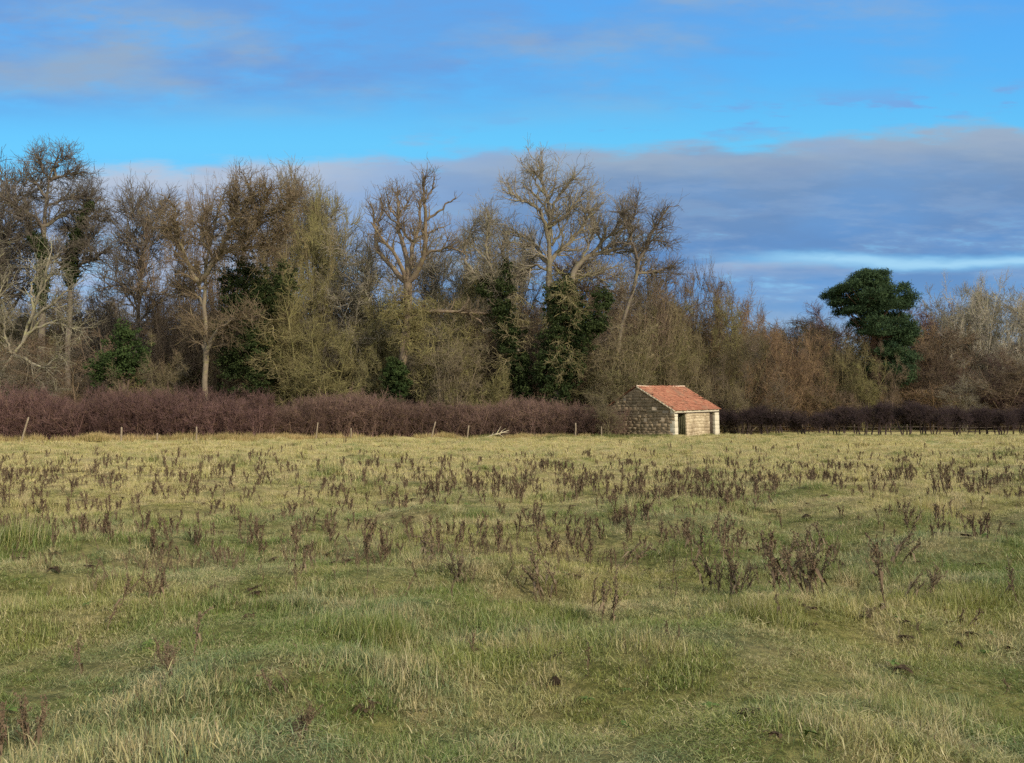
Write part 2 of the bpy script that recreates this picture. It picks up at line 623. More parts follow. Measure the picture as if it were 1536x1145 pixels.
def scatter(name, pts, rotz, scale, index, coll, label, tilt=0.12):
    "one object: tufts of the collection stood on the given points"
    n = len(pts)
    me = bpy.data.meshes.new(name)
    me.vertices.add(n)
    me.vertices.foreach_set('co', np.ascontiguousarray(pts, np.float32).ravel())
    rng = np.random.RandomState(n % 1000)
    rot = np.stack([rng.normal(0, tilt, n), rng.normal(0, tilt, n), rotz], 1)
    a = me.attributes.new('rot', 'FLOAT_VECTOR', 'POINT')
    a.data.foreach_set('vector', rot.astype(np.float32).ravel())
    sc3 = np.asarray(scale, np.float32)
    if sc3.ndim == 1:
        sc3 = np.stack([sc3] * 3, 1)
    a = me.attributes.new('scl', 'FLOAT_VECTOR', 'POINT')
    a.data.foreach_set('vector', sc3.ravel())
    a = me.attributes.new('idx', 'INT', 'POINT')
    a.data.foreach_set('value', index.astype(np.int32))
    o = link(name, me, label=label, kind='stuff', cat='grass')
    g = bpy.data.node_groups.new(name, 'GeometryNodeTree')
    g.interface.new_socket('Geometry', in_out='INPUT', socket_type='NodeSocketGeometry')
    g.interface.new_socket('Geometry', in_out='OUTPUT', socket_type='NodeSocketGeometry')
    ni = g.nodes.new('NodeGroupInput')
    no = g.nodes.new('NodeGroupOutput')
    mp = g.nodes.new('GeometryNodeMeshToPoints')
    ip = g.nodes.new('GeometryNodeInstanceOnPoints')
    ci = g.nodes.new('GeometryNodeCollectionInfo')
    ci.inputs['Collection'].default_value = coll
    ci.inputs['Separate Children'].default_value = True
    ci.inputs['Reset Children'].default_value = True
    ip.inputs['Pick Instance'].default_value = True

    def na(nm, dt):
        nd = g.nodes.new('GeometryNodeInputNamedAttribute')
        nd.data_type = dt
        nd.inputs['Name'].default_value = nm
        return nd.outputs[0]
    g.links.new(ni.outputs[0], mp.inputs['Mesh'])
    g.links.new(mp.outputs[0], ip.inputs['Points'])
    g.links.new(ci.outputs[0], ip.inputs['Instance'])
    g.links.new(na('idx', 'INT'), ip.inputs['Instance Index'])
    g.links.new(na('rot', 'FLOAT_VECTOR'), ip.inputs['Rotation'])
    g.links.new(na('scl', 'FLOAT_VECTOR'), ip.inputs['Scale'])
    g.links.new(ip.outputs[0], no.inputs[0])
    md = o.modifiers.new('scatter', 'NODES')
    md.node_group = g
    return o


def field_limit(x):
    "how far the open pasture reaches (the hedge foot)"
    return np.where(x < -12, 53.0 + (x + 45) * 0.16, 58.5 + (x + 12) * 0.50).clip(50, 72)


def wedge_points(rng, y0, y1, dens, margin=1.5):
    "even scatter over what the lens can see of the ground between two depths, with a margin at both sides"
    xm = 0.63 * y1 + margin
    n = int(dens * 2 * xm * (y1 - y0))
    x = rng.uniform(-xm, xm, n)
    y = rng.uniform(y0, y1, n)
    k = np.abs(x) < 0.63 * y + margin
    k &= y < field_limit(x) + 0.3
    return x[k], y[k]


near_specs = []
for i in range(5):
    near_specs.append(dict(n=140, rad=0.22, lmin=0.03, lmax=0.07, w=0.0042, lean=1.25, droop=0.3))
for i in range(4):
    near_specs.append(dict(n=100, rad=0.20, lmin=0.045, lmax=0.11, w=0.0040, lean=1.2, droop=0.5))
for i in range(3):
    near_specs.append(dict(n=90, rad=0.26, lmin=0.06, lmax=0.14, w=0.0046, lean=1.45, droop=0.5, flat=0.5))
for i in range(2):                                  # dense taller tussock
    near_specs.append(dict(n=180, rad=0.14, lmin=0.08, lmax=0.19, w=0.0042, lean=1.0, droop=0.5))
far_specs = []
for i in range(5):
    far_specs.append(dict(n=130, rad=0.33, lmin=0.035, lmax=0.10, w=0.010, lean=1.1, droop=0.3))
for i in range(3):
    far_specs.append(dict(n=110, rad=0.28, lmin=0.07, lmax=0.16, w=0.010, lean=1.0, droop=0.45))
for i in range(2):
    far_specs.append(dict(n=130, rad=0.18, lmin=0.10, lmax=0.24, w=0.010, lean=0.9, droop=0.45))
C_near = tuft_collection('near_tuft', near_specs, M['grass'])
C_far = tuft_collection('far_tuft', far_specs, M['grass'])


def hnoise(x, y, seed, wl):
    r = np.random.RandomState(seed)
    z = np.zeros_like(x)
    for _ in range(9):
        a = r.uniform(0, 6.28)
        l = wl * r.uniform(0.6, 1.5)
        z += np.sin((np.cos(a) * x + np.sin(a) * y) * 2 * np.pi / l + r.uniform(0, 6.28))
    return z / 9 ** 0.5 / 0.72                       # roughly unit variance


def lay_grass(name, y0, y1, dens, coll, n_short, n_long, n_flat, n_tus, grow, label, seed):
    rng = np.random.RandomState(seed)
    x, y = wedge_points(rng, y0, y1, dens)
    h = hnoise(x, y, 77, 1.1) * 0.6 + hnoise(x, y, 78, 3.6) * 0.6
    keep = rng.uniform(0, 1, len(x)) < 0.88 + 0.16 * h + 0.22 * 1.25 * hnoise(x, y, 85, 0.5)           # thin spots show the dark thatch
    x, y, h = x[keep], y[keep], h[keep]
    n = len(x)
    long_ = rng.uniform(0, 1, n) < (0.25 + 0.16 * h)
    flat_ = (~long_) & (rng.uniform(0, 1, n) < 0.22)
    tus = (hnoise(x, y, 79, 1.7) + hnoise(x, y, 80, 0.7) * 0.5 > 1.35) & (rng.uniform(0, 1, n) < 0.5)
    idx_ = rng.randint(0, n_short, n)
    idx_[long_] = n_short + rng.randint(0, n_long, long_.sum())
    if n_flat:
        idx_[flat_] = n_short + n_long + rng.randint(0, n_flat, flat_.sum())
    idx_[tus] = n_short + n_long + n_flat + rng.randint(0, n_tus, tus.sum())
    s = grow * rng.uniform(0.75, 1.2, n) * (1 + 0.13 * h)
    s3 = np.stack([s, s, s * np.clip(1 + 0.38 * h + 0.3 * hnoise(x, y, 86, 0.8), 0.4, 2.3)], 1)
    z = ground_z(x, y)
    wz = rng.uniform(0, 6.28, n)                                   # the sward leans mostly one way
    return scatter(name, np.stack([x, y, z + 0.012], 1), wz, s3, idx_, coll, label)


lay_grass('grass', 2.2, 9.0, 135, C_near, 5, 4, 3, 2, 0.9, 'matted green and straw pasture grass in the foreground', 11)
lay_grass('grass', 9.0, 20.0, 55, C_near, 5, 4, 3, 2, 1.0, 'rough olive pasture grass of the near field', 12)
lay_grass('grass', 20.0, 40.0, 15, C_far, 5, 3, 0, 2, 1.0, 'straw coloured rough grass of the middle field', 13)
lay_grass('grass', 40.0, 73.0, 6.5, C_far, 5, 3, 0, 2, 1.25, 'pale yellow green grass of the far field', 14)

def leaf_specs(seed, mat, brown):
    g = np.random.RandomState(seed)
    n = 9 if not brown else 16
    az = g.uniform(0, 6.28, n)
    L = g.uniform(0.05, 0.11, n)
    V, Q = [], []
    for a, l in zip(az, L):
        rise = g.uniform(0.1, 0.7) if not brown else g.uniform(-0.05, 0.2)
        o = g.uniform(0, 0.14, 2) - 0.07 if brown else np.zeros(2)
        c, s_ = math.cos(a), math.sin(a)
        w = l * g.uniform(0.16, 0.26)
        k = len(V)
        for t_, ww in ((0, 0.3), (0.35, 1.0), (0.7, 0.85), (1.0, 0.1)):
            r_, z = l * t_, l * (rise * t_ - 0.5 * t_ * t_) + 0.02
            for sg in (-1, 1):
                V.append((o[0] + r_ * c - sg * ww * w * s_, o[1] + r_ * s_ + sg * ww * w * c, z + 0.15 * w))
        Q += [(k + 2 * i, k + 2 * i + 1, k + 2 * i + 3, k + 2 * i + 2) for i in range(3)]
    return mesh_np('leaf', np.array(V), np.array(Q), mats=[mat], attr={'tint': g.uniform(0, 1, len(V) // 2).repeat(2)})


C_leaf = bpy.data.collections.new('low_leaves')
for i in range(4):
    C_leaf.objects.link(bpy.data.objects.new('low_leaf_%d' % i, leaf_specs(i, M['rosette'], False)))
for i in range(4):
    C_leaf.objects.link(bpy.data.objects.new('low_leaf_%d' % (i + 4), leaf_specs(i + 9, M['litter'], True)))
rl = np.random.RandomState(55)
xl, yl = wedge_points(rl, 2.5, 22, 6)
kl = hnoise(xl, yl, 91, 2.5) + rl.normal(0, 0.6, len(xl)) > 0.3
xl, yl = xl[kl], yl[kl]
scatter('low_leaves', np.stack([xl, yl, ground_z(xl, yl) + 0.03], 1), rl.uniform(0, 6.28, len(xl)), rl.uniform(0.3, 0.75, len(xl)),
        rl.randint(0, 8, len(xl)), C_leaf, 'small broad leaves and dead brown litter low in the grass', 0.15)

# ------------------------------------------------------------------ woody growth
UP = np.array([0, 0, 1.0])


def norm(a):
    return a / np.maximum(np.linalg.norm(a, axis=-1, keepdims=True), 1e-9)


def run(rng, st, d, L, K, wig, trop, out=None):
    "grow N stems of K points"
    P = [st]
    d = norm(d)
    for k in range(K - 1):
        P.append(P[-1] + d * (L / (K - 1))[:, None])
        d = d + rng.normal(0, wig, d.shape)
        d[:, 2] += trop
        d = norm(d)
    return np.stack(P, 1)


def sprout(rng, P, R, n, t0, ang, lf, K, wig, trop, rr=0.6, rmax=0.1, tip=0.25, labs=None, t1=1.0, lmul=0.55):
    "n side shoots from the stems P (N,K,3) with radii R (N,K)"
    N, KP, _ = P.shape
    seg = np.linalg.norm(np.diff(P, axis=1), axis=2).sum(1)
    w = seg / seg.sum()
    i = rng.choice(N, n, p=w)
    t = (t0 + (t1 - t0) * rng.uniform(0, 1, n) ** 0.85) * (KP - 1)
    k = np.minimum(t.astype(int), KP - 2)
    f = (t - k)[:, None]
    a, b = P[i, k], P[i, k + 1]
    st = a * (1 - f) + b * f
    tan = norm(b - a)
    rv = norm(rng.normal(0, 1, (n, 3)))
    per = norm(rv - (rv * tan).sum(1, keepdims=True) * tan)
    an = np.radians(rng.uniform(ang[0], ang[1], n))[:, None]
    d = tan * np.cos(an) + per * np.sin(an)
    tt = t / (KP - 1)
    if labs is not None:
        L = rng.uniform(labs[0], labs[1], n) * (1 - lmul * 0.6 * tt)
    else:
        L = seg[i] * rng.uniform(lf[0], lf[1], n) * (1 - lmul * tt)
    r0 = np.minimum((R[i, k] * (1 - f[:, 0]) + R[i, k + 1] * f[:, 0]) * rr, rmax)
    Q = run(rng, st, d, L, K, wig, trop)
    RR = r0[:, None] * np.linspace(1, tip, K)[None]
    return Q, RR


def tubes(sets):
    "one vertex and face array out of [(P, R, sides)]"
    VV, FF, base = [], [], 0
    for P, R, s in sets:
        N, K, _ = P.shape
        T = np.empty_like(P)
        T[:, 1:-1] = P[:, 2:] - P[:, :-2]
        T[:, 0] = P[:, 1] - P[:, 0]
        T[:, -1] = P[:, -1] - P[:, -2]
        T = norm(T)
        ref = np.where(np.abs(T[:, :1, 2:3]) > 0.9, np.array([1.0, 0.15, 0]), np.array([0.1, 0.05, 1.0]))
        ref = np.repeat(ref, K, 1)
        U = norm(np.cross(T, ref))
        W = np.cross(T, U)
        an = np.arange(s) * 2 * np.pi / s
        ring = U[:, :, None] * np.cos(an)[None, None, :, None] + W[:, :, None] * np.sin(an)[None, None, :, None]
        V = P[:, :, None] + ring * R[:, :, None, None]
        VV.append(V.reshape(-1, 3))
        f = []
        for k in range(K - 1):
            for j in range(s):
                j2 = (j + 1) % s
                f.append([k * s + j, k * s + j2, (k + 1) * s + j2, (k + 1) * s + j])
        f = np.array(f)
        FF.append((base + np.arange(N)[:, None, None] * (K * s) + f[None]).reshape(-1, 4))
        base += N * K * s
    return np.concatenate(VV), np.concatenate(FF)


def wood_mesh(name, sets, smooth=True):
    v, f = tubes(sets)
    return mesh_np(name, v, f, mats=[M['bark']], smooth=smooth)


def single(pts, r):
    return np.array(pts, float)[None], np.array(r, float)[None]


def gen_tree(seed, style):
    "a bare tree of height 1, built in metres for 20 m and scaled down; returns (trunk sets, crown sets)"
    g = np.random.RandomState(seed)
    H = 20.0
    K = 12
    if style == 'ash':          # one leader, rising limbs
        P = run(g, np.zeros((1, 3)), np.array([[g.normal(0, .03), g.normal(0, .03), 1]]), np.array([H * 0.86]), K, 0.05, 0.03)
        R = np.linspace(0.30, 0.05, K)[None]
        L1 = sprout(g, P, R, 17, 0.30, (28, 60), (0.22, 0.44), 9, 0.14, 0.07, 0.62, 0.15, 0.22, lmul=0.45)
        cfg = dict(n2=150, n3=1500, n4=5000, tr=0.09, w=0.22)
    elif style == 'forked':     # forks low into a broad crown
        P = run(g, np.zeros((1, 3)), np.array([[g.normal(0, .05), 0, 1]]), np.array([H * 0.42]), 7, 0.06, 0.02)
        R = np.linspace(0.34, 0.22, 7)[None]
        L1 = sprout(g, P, R, 9, 0.75, (12, 48), (0.95, 1.3), 11, 0.13, 0.06, 0.62, 0.19, 0.2, lmul=0.0)
        L1b = sprout(g, L1[0], L1[1], 22, 0.2, (25, 55), (0.3, 0.5), 9, 0.16, 0.05, 0.6, 0.1, 0.25)
        P2, R2 = L1b
        cfg = dict(n2=150, n3=1500, n4=5000, tr=0.07, w=0.24, extra=(P2, R2))
    elif style == 'scrub':      # many stems, hanging and crossing boughs to the ground
        n = 7
        a = g.uniform(0, 6.28, n)
        st = np.stack([np.cos(a) * g.uniform(0, 0.9, n), np.sin(a) * g.uniform(0, 0.9, n), np.zeros(n)], 1)
        dr = np.stack([np.cos(a) * g.uniform(.05, .38, n), np.sin(a) * g.uniform(.05, .38, n), np.ones(n)], 1)
        P = run(g, st, dr, H * g.uniform(0.6, 0.98, n), K, 0.11, 0.03)
        R = g.uniform(0.10, 0.19, n)[:, None] * np.linspace(1, 0.2, K)[None]
        L1 = sprout(g, P, R, 46, 0.12, (30, 80), (0.18, 0.38), 9, 0.2, 0.02, 0.6, 0.08, 0.25, lmul=0.4)
        cfg = dict(n2=300, n3=2100, n4=5200, tr=0.02, w=0.30)
    elif style == 'dome':       # many leaning limbs ending on one rounded outline, fine twigs outside
        n = 26
        a = g.uniform(0, 6.28, n)
        el = np.arccos(g.uniform(0.15, 1, n))
        dr = np.stack([np.cos(a) * np.sin(el), np.sin(a) * np.sin(el), np.cos(el) + 0.15], 1)
        st = np.stack([np.cos(a) * 0.5, np.sin(a) * 0.5, np.full(n, 0.0)], 1) + dr * np.array([1, 1, 0]) * 1.2
        P = run(g, st, dr, H * 0.5 * (1 + np.cos(el) * 0.75) * g.uniform(0.82, 1.0, n), K, 0.11, 0.02)
        P[:, :, 2] *= np.linspace(0.9, 1.0, K)[None]
        R = g.uniform(0.09, 0.15, n)[:, None] * np.linspace(1, 0.25, K)[None]
        L1 = sprout(g, P, R, 150, 0.2, (20, 65), (0.2, 0.38), 9, 0.18, 0.03, 0.6, 0.07, 0.3)
        cfg = dict(n2=480, n3=3800, n4=9500, tr=0.05, w=0.27)
    else:                       # 'brush': upright rods, fine and dense
        n = 22
        a = g.uniform(0, 6.28, n)
        st = np.stack([np.cos(a) * g.uniform(0, 1.8, n), np.sin(a) * g.uniform(0, 1.8, n), np.zeros(n)], 1)
        dr = np.stack([np.cos(a) * g.uniform(.02, .34, n), np.sin(a) * g.uniform(.02, .34, n), np.ones(n)], 1)
        P = run(g, st, dr, H * g.uniform(0.5, 0.95, n), K, 0.09, 0.04)
        R = g.uniform(0.05, 0.10, n)[:, None] * np.linspace(1, 0.25, K)[None]
        L1 = sprout(g, P, R, 110, 0.1, (15, 70), (0.2, 0.42), 9, 0.24, 0.05, 0.6, 0.06, 0.3)
        cfg = dict(n2=360, n3=2500, n4=5200, tr=0.07, w=0.27)
    boughs = L1
    A = sprout(g, *boughs, cfg['n2'], 0.12, (22, 62), (0.25, 0.6), 8, cfg['w'], cfg['tr'], 0.65, 0.06, 0.35, labs=(1.2, 3.6))
    if cfg.get('extra'):
        B = sprout(g, *cfg['extra'], cfg['n2'], 0.1, (22, 62), (0.25, 0.6), 8, cfg['w'], cfg['tr'], 0.65, 0.05, 0.35, labs=(1.2, 3.2))
        A = (np.concatenate([A[0], B[0]]), np.concatenate([A[1], B[1]]))
    if style in ('ash', 'forked'):
        top = sprout(g, P, R, 18, 0.55, (20, 60), (0.1, 0.2), 8, 0.15, 0.08, 0.6, 0.06, 0.35, labs=(1.5, 3.2))
        A = (np.concatenate([A[0], top[0]]), np.concatenate([A[1], top[1]]))
    Bt = sprout(g, *A, cfg['n3'], 0.1, (20, 65), None, 6, cfg['w'] * 1.15, cfg['tr'], 0.7, 0.024, 0.5, labs=(0.8, 2.2))
    Ct = sprout(g, *Bt, int(cfg['n4'] * 0.8), 0.1, (15, 55), None, 5, cfg['w'] * 0.8, cfg['tr'], 0.8, 0.0125, 0.5, labs=(0.55, 1.5))
    trunk = [(P, R, 8), (L1[0], L1[1], 6)]
    if cfg.get('extra'):
        trunk.append((cfg['extra'][0], cfg['extra'][1], 5))
    crown = [(A[0], np.maximum(A[1], 0.026) * 1.3, 4), (Bt[0], np.maximum(Bt[1], 0.017) * 1.2, 3), (Ct[0], np.maximum(Ct[1], 0.0095), 3)]
    return trunk, crown


LIB = {}
for sd, st_, nm in ((1, 'ash', 'ash0'), (2, 'ash', 'ash1'), (3, 'ash', 'ash2'), (4, 'forked', 'forked0'), (5, 'forked', 'forked1'),
                    (6, 'forked', 'forked2'), (7, 'scrub', 'scrub0'), (8, 'scrub', 'scrub1'), (9, 'scrub', 'scrub2'),
                    (10, 'brush', 'brush0'), (11, 'brush', 'brush1'), (12, 'brush', 'brush2'), (13, 'dome', 'dome0'), (14, 'dome', 'dome1'), (15, 'dome', 'dome2')):
    tr, cr = gen_tree(sd, st_)
    allp = np.concatenate([c[0].reshape(-1, 3) for c in cr])
    hh = np.percentile(allp[:, 2], {'dome': 98.8, 'brus': 99.6, 'scru': 99.7}.get(nm[:4], 99.93))
    ww = np.percentile(np.abs(allp[:, 0]), 97) * 2
    LIB[nm] = (wood_mesh('trunk', tr), wood_mesh('crown', cr, False), hh, ww)

OLIVE = (0.255, 0.225, 0.105)
GREY = (0.28, 0.245, 0.185)
BROWN = (0.225, 0.165, 0.115)
DARK = (0.155, 0.13, 0.105)
RUST = (0.30, 0.20, 0.122)
PALE = (0.29, 0.26, 0.19)
PURP = (0.17, 0.105, 0.095)
tree_rng = random.Random(42)


def tree(px, top, wpx, Yd, lib, tint, label, name='bare_tree', cat='tree', group=None, base=None, rot=None):
    tm, cm, hh, ww = LIB[lib]
    p = at(px, top, Yd)
    gz = float(ground_z(p[0], Yd)) if base is None else base
    h = p[2] - gz
    w = wpx / F * Yd * 1.3
    root = link(name, None, loc=(p[0], Yd, gz - 0.05), label=label, cat=cat, group=group)
    root.empty_display_size = 1
    root.rotation_euler = (0, 0, tree_rng.uniform(0, 6.28) if rot is None else rot)
    s = w / ww
    root.scale = (s, s, h / hh)
    v = tree_rng.uniform(0.85, 1.15)
    for nm, me, k in (('trunk', tm, 1.05), ('crown', cm, 1.0)):
        o = link(nm, me, root)
        o.color = (tint[0] * v * k, tint[1] * v * k, tint[2] * v * k, 1)
    return root


# ---- trees traced limb by limb
def traced(name, Yd, limbs, tint, label, seed, n=(150, 1500, 6500), wig=0.15, trop=0.07, depth=0.55, ctint=None, ang=(22, 60), labs2=(1.2, 3.4), t0=0.25, group=None, twig=(0.6, 1.5)):
    """limbs: list of (photo points, start width px, end width px); first one starts at the ground"""
    g = np.random.RandomState(seed)
    m = Yd / F
    K = 14
    Ps, Rs = [], []
    b0 = limbs[0][0][0]
    bp = at(b0[0], b0[1], Yd)
    gz = float(ground_z(bp[0], Yd))
    org = np.array([bp[0], Yd, gz - 0.1])
    for li, (pts, w0, w1) in enumerate(limbs):
        W = np.array([at(a, b, Yd) for a, b in pts])
        if li == 0:
            W[0, 2] = gz - 0.1
        s = np.r_[0, np.cumsum(np.linalg.norm(np.diff(W, axis=0), axis=1))]
        tt = np.linspace(0, s[-1], K)
        Q = np.stack([np.interp(tt, s, W[:, c]) for c in range(3)], 1)
        Q[1:-1] = (Q[:-2] + 2 * Q[1:-1] + Q[2:]) / 4
        if li == 0:
            off = np.cumsum(g.normal(0, 0.05, K)) * 0.5
            off -= off[0]
            Q[:, 1] += off
        else:
            allp = np.concatenate(Ps)
            dd = np.hypot(allp[:, 0] + 0 - (Q[0, 0] - org[0]), allp[:, 2] - (Q[0, 2] - org[2]))
            y0 = allp[dd.argmin(), 1]
            sl = g.choice([-1, 1]) * g.uniform(0.15, depth)
            Q[:, 1] = Yd + y0 + sl * tt + np.cumsum(g.normal(0, 0.06, K)) * 0.6
            Q[0] = allp[dd.argmin()] + org if dd.min() < 2.5 else Q[0]
        Q[1:] += g.normal(0, 0.05, (K - 1, 3))
        Ps.append(Q - org)
        Rs.append(np.linspace(w0, w1 * 1.3, K) * m * (0.5 if li == 0 else 0.62))
    P = np.stack(Ps)
    R = np.stack(Rs)
    # limbs carry side shoots; the lower trunk does not
    src = (P[1:], R[1:])
    A = sprout(g, *src, n[0], 0.08, ang, None, 9, wig, trop, 0.6, 0.065, 0.3, labs=labs2)
    tp = sprout(g, P[:1], R[:1], max(4, n[0] // 12), 0.6, ang, None, 9, wig, trop, 0.55, 0.065, 0.3, labs=labs2)
    A = (np.concatenate([A[0], tp[0]]), np.concatenate([A[1], tp[1]]))
    B = sprout(g, *A, n[1], 0.1, (25, 75), None, 7, wig * 1.15, trop, 0.7, 0.026, 0.5, labs=(0.6, 1.9))
    B2 = sprout(g, *src, n[1] // 5, 0.3, (25, 80), None, 7, wig * 1.15, trop, 0.5, 0.026, 0.5, labs=(0.6, 1.7))
    B = (np.concatenate([B[0], B2[0]]), np.concatenate([B[1], B2[1]]))
    C = sprout(g, *B, int(n[2] * 0.6), 0.1, (25, 70), None, 6, wig * 0.95, trop, 0.8, 0.0125, 0.6, labs=twig)
    root = link(name, None, loc=tuple(org), label=label, cat='tree', group=group)
    tk = link('trunk', wood_mesh('trunk', [(P[:1], R[:1], 10)]), root)
    lb = link('limbs', wood_mesh('limbs', [(P[1:], R[1:], 7)]), root)
    cr = link('crown', wood_mesh('crown', [(A[0], np.maximum(A[1], .022) * 1.2, 4), (B[0], np.maximum(B[1], .015), 3), (C[0], np.maximum(C[1], .0085), 3)], False), root)
    for o, c in ((tk, tint), (lb, tint), (cr, ctint or tint)):
        o.color = tuple(c) + (1,)
    return root


def leaf_mass(blobs, n, size, mat, seed, Yd=None, org=(0, 0, 0), droop=0.5, clump=0.35, clumps=60, name='ivy'):
    """leaves in sprays over ellipsoids; blobs: (px, py, rx px, rz px, depth radius m) at depth Yd"""
    g = np.random.RandomState(seed)
    m = Yd / F
    vol = np.array([b[2] * b[3] for b in blobs], float)
    ci = g.choice(len(blobs), clumps * len(blobs), p=vol / vol.sum())
    cen, = [np.array([at(blobs[i][0], blobs[i][1], Yd) for i in ci])]
    rad = np.array([(blobs[i][2] * m, blobs[i][4], blobs[i][3] * m) for i in ci])
    u = norm(g.normal(0, 1, (len(ci), 3))) * (g.uniform(0.25, 1, len(ci)) ** 0.5)[:, None]
    cc = cen + u * rad * g.uniform(0.55, 1.3, (len(ci), 1))
    cs = g.uniform(0.5, 1.3, len(ci)) * clump
    j = g.randint(0, len(ci), n)
    pp = cc[j] + norm(g.normal(0, 1, (n, 3))) * (g.uniform(0, 1, n) ** 0.45 * cs[j])[:, None] * np.array([1.1, 1.1, 0.8])
    pp -= np.array(org)
    nor = norm(g.normal(0, 1, (n, 3)) + np.array([0.1, -0.4, 0.5]))
    rv = norm(g.normal(0, 1, (n, 3)) + np.array([0, 0, -droop]))
    a = norm(rv - (rv * nor).sum(1, keepdims=True) * nor)
    b = np.cross(nor, a)
    s = (size * g.uniform(0.6, 1.4, n))[:, None]
    V = np.stack([pp - a * s, pp + b * s * 0.7 - a * s * 0.1, pp + a * s, pp - b * s * 0.7 - a * s * 0.1], 1)
    V[:, 1] += nor * s * 0.15
    V[:, 3] += nor * s * 0.15
    q_ = np.arange(n * 4).reshape(n, 4)
    ti = np.repeat((g.uniform(0, 1, len(ci))[j] * 0.6 + g.uniform(0, 0.4, n)), 4)
    return mesh_np(name, V.reshape(-1, 3), q_, mats=[mat], attr={'tint': ti})


def ivy_on(root, blobs, n, seed, size=0.11, Yd=None, mat='ivy', name='ivy', clump=0.4, clumps=40):
    org = root.location
    me = leaf_mass(blobs, n, size, M[mat], seed, Yd, org, clump=clump, clumps=clumps, name=name)
    return link(name, me, root)


# hero trees -------------------------------------------------------------
tH = traced('bare_tree', 72, [
    ([(836, 612), (828, 520), (825, 450), (823, 400), (822, 360), (825, 330), (828, 305), (822, 285), (815, 268), (811, 245), (808, 222)], 17, 1.5),
    ([(822, 385), (812, 372), (803, 350), (790, 336), (775, 329), (760, 322)], 5.5, 1.5),
    ([(822, 345), (816, 322), (810, 306), (796, 297), (780, 291), (764, 283)], 5.5, 1.5),
    ([(826, 303), (836, 285), (848, 267), (862, 250)], 4, 1.2),
    ([(824, 380), (838, 366), (856, 350), (870, 336), (878, 322), (886, 303), (896, 286)], 6, 1.5),
    ([(826, 330), (842, 318), (860, 300), (874, 278)], 4, 1.2),
    ([(823, 288), (831, 268), (835, 246)], 3, 1),
    ([(820, 280), (806, 266), (796, 248)], 3, 1),
    ([(824, 310), (812, 290), (792, 272), (780, 262)], 3.5, 1),
    ([(821, 398), (806, 386), (790, 392), (775, 402)], 4, 1.2),
    ([(816, 268), (806, 250), (793, 238)], 2.5, 1),
    ([(850, 440), (857, 418), (861, 395), (870, 378), (882, 366), (894, 358), (912, 354), (932, 352), (948, 343), (958, 326), (962, 306)], 9, 1.5),
    ([(910, 354), (909, 336), (906, 314), (908, 292)], 4, 1.2),
    ([(894, 358), (905, 344), (922, 330), (932, 312), (938, 294)], 4, 1.2),
    ([(932, 352), (948, 350), (965, 345)], 2.5, 1),
    ([(826, 360), (838, 340), (850, 322), (856, 300)], 3.5, 1),
    ([(912, 354), (926, 338), (944, 318), (950, 300)], 3, 1),
    ([(880, 368), (888, 345), (896, 322), (894, 300), (884, 282)], 3.5, 1),
    ([(860, 395), (880, 398), (905, 392), (930, 380)], 3.5, 1),
    ([(870, 336), (880, 312), (874, 288)], 3, 1),
    ([(803, 350), (786, 356), (768, 350), (754, 352)], 3, 1),
], (0.20, 0.17, 0.125), 'tall spreading bare tree rising highest above the dark ivy, left of the stone barn', 21, n=(230, 2000, 6500), wig=0.16, trop=0.09,
    ctint=(0.29, 0.25, 0.19))
ivy_on(tH, [(838, 440, 24, 26, 1.5), (840, 480, 28, 38, 1.6), (832, 520, 28, 34, 1.6), (822, 558, 26, 36, 1.6), (840, 590, 18, 24, 1.2),
            (905, 442, 17, 22, 1.3), (893, 475, 22, 26, 1.4), (872, 505, 22, 30, 1.4), (856, 545, 20, 30, 1.4), (866, 470, 20, 40, 1.4), (850, 425, 14, 22, 1.2)], 44000, 31, 0.08, 71.4, clumps=120, clump=0.33)
tI = traced('bare_tree', 74, [
    ([(926, 612), (927, 540), (930, 490), (945, 455), (955, 415), (957, 390)], 6, 4),
    ([(957, 392), (949, 372), (943, 358), (940, 340), (930, 322)], 4, 1.2),
    ([(957, 390), (968, 374), (972, 354), (982, 342), (992, 328), (1000, 312)], 4.5, 1.2),
    ([(970, 366), (984, 360), (1000, 362)], 2.5, 1),
    ([(955, 412), (972, 408), (990, 404), (1006, 398)], 3.5, 1.2),
    ([(941, 345), (950, 325), (956, 305)], 2.5, 1),
    ([(932, 485), (915, 500), (898, 530)], 3, 1.2),
], (0.17, 0.14, 0.11), 'slender dark twin-forked bare tree leaning right at the edge of the wood above the barn', 22, n=(80, 800, 2800), wig=0.17, trop=0.05, labs2=(0.8, 2.4))
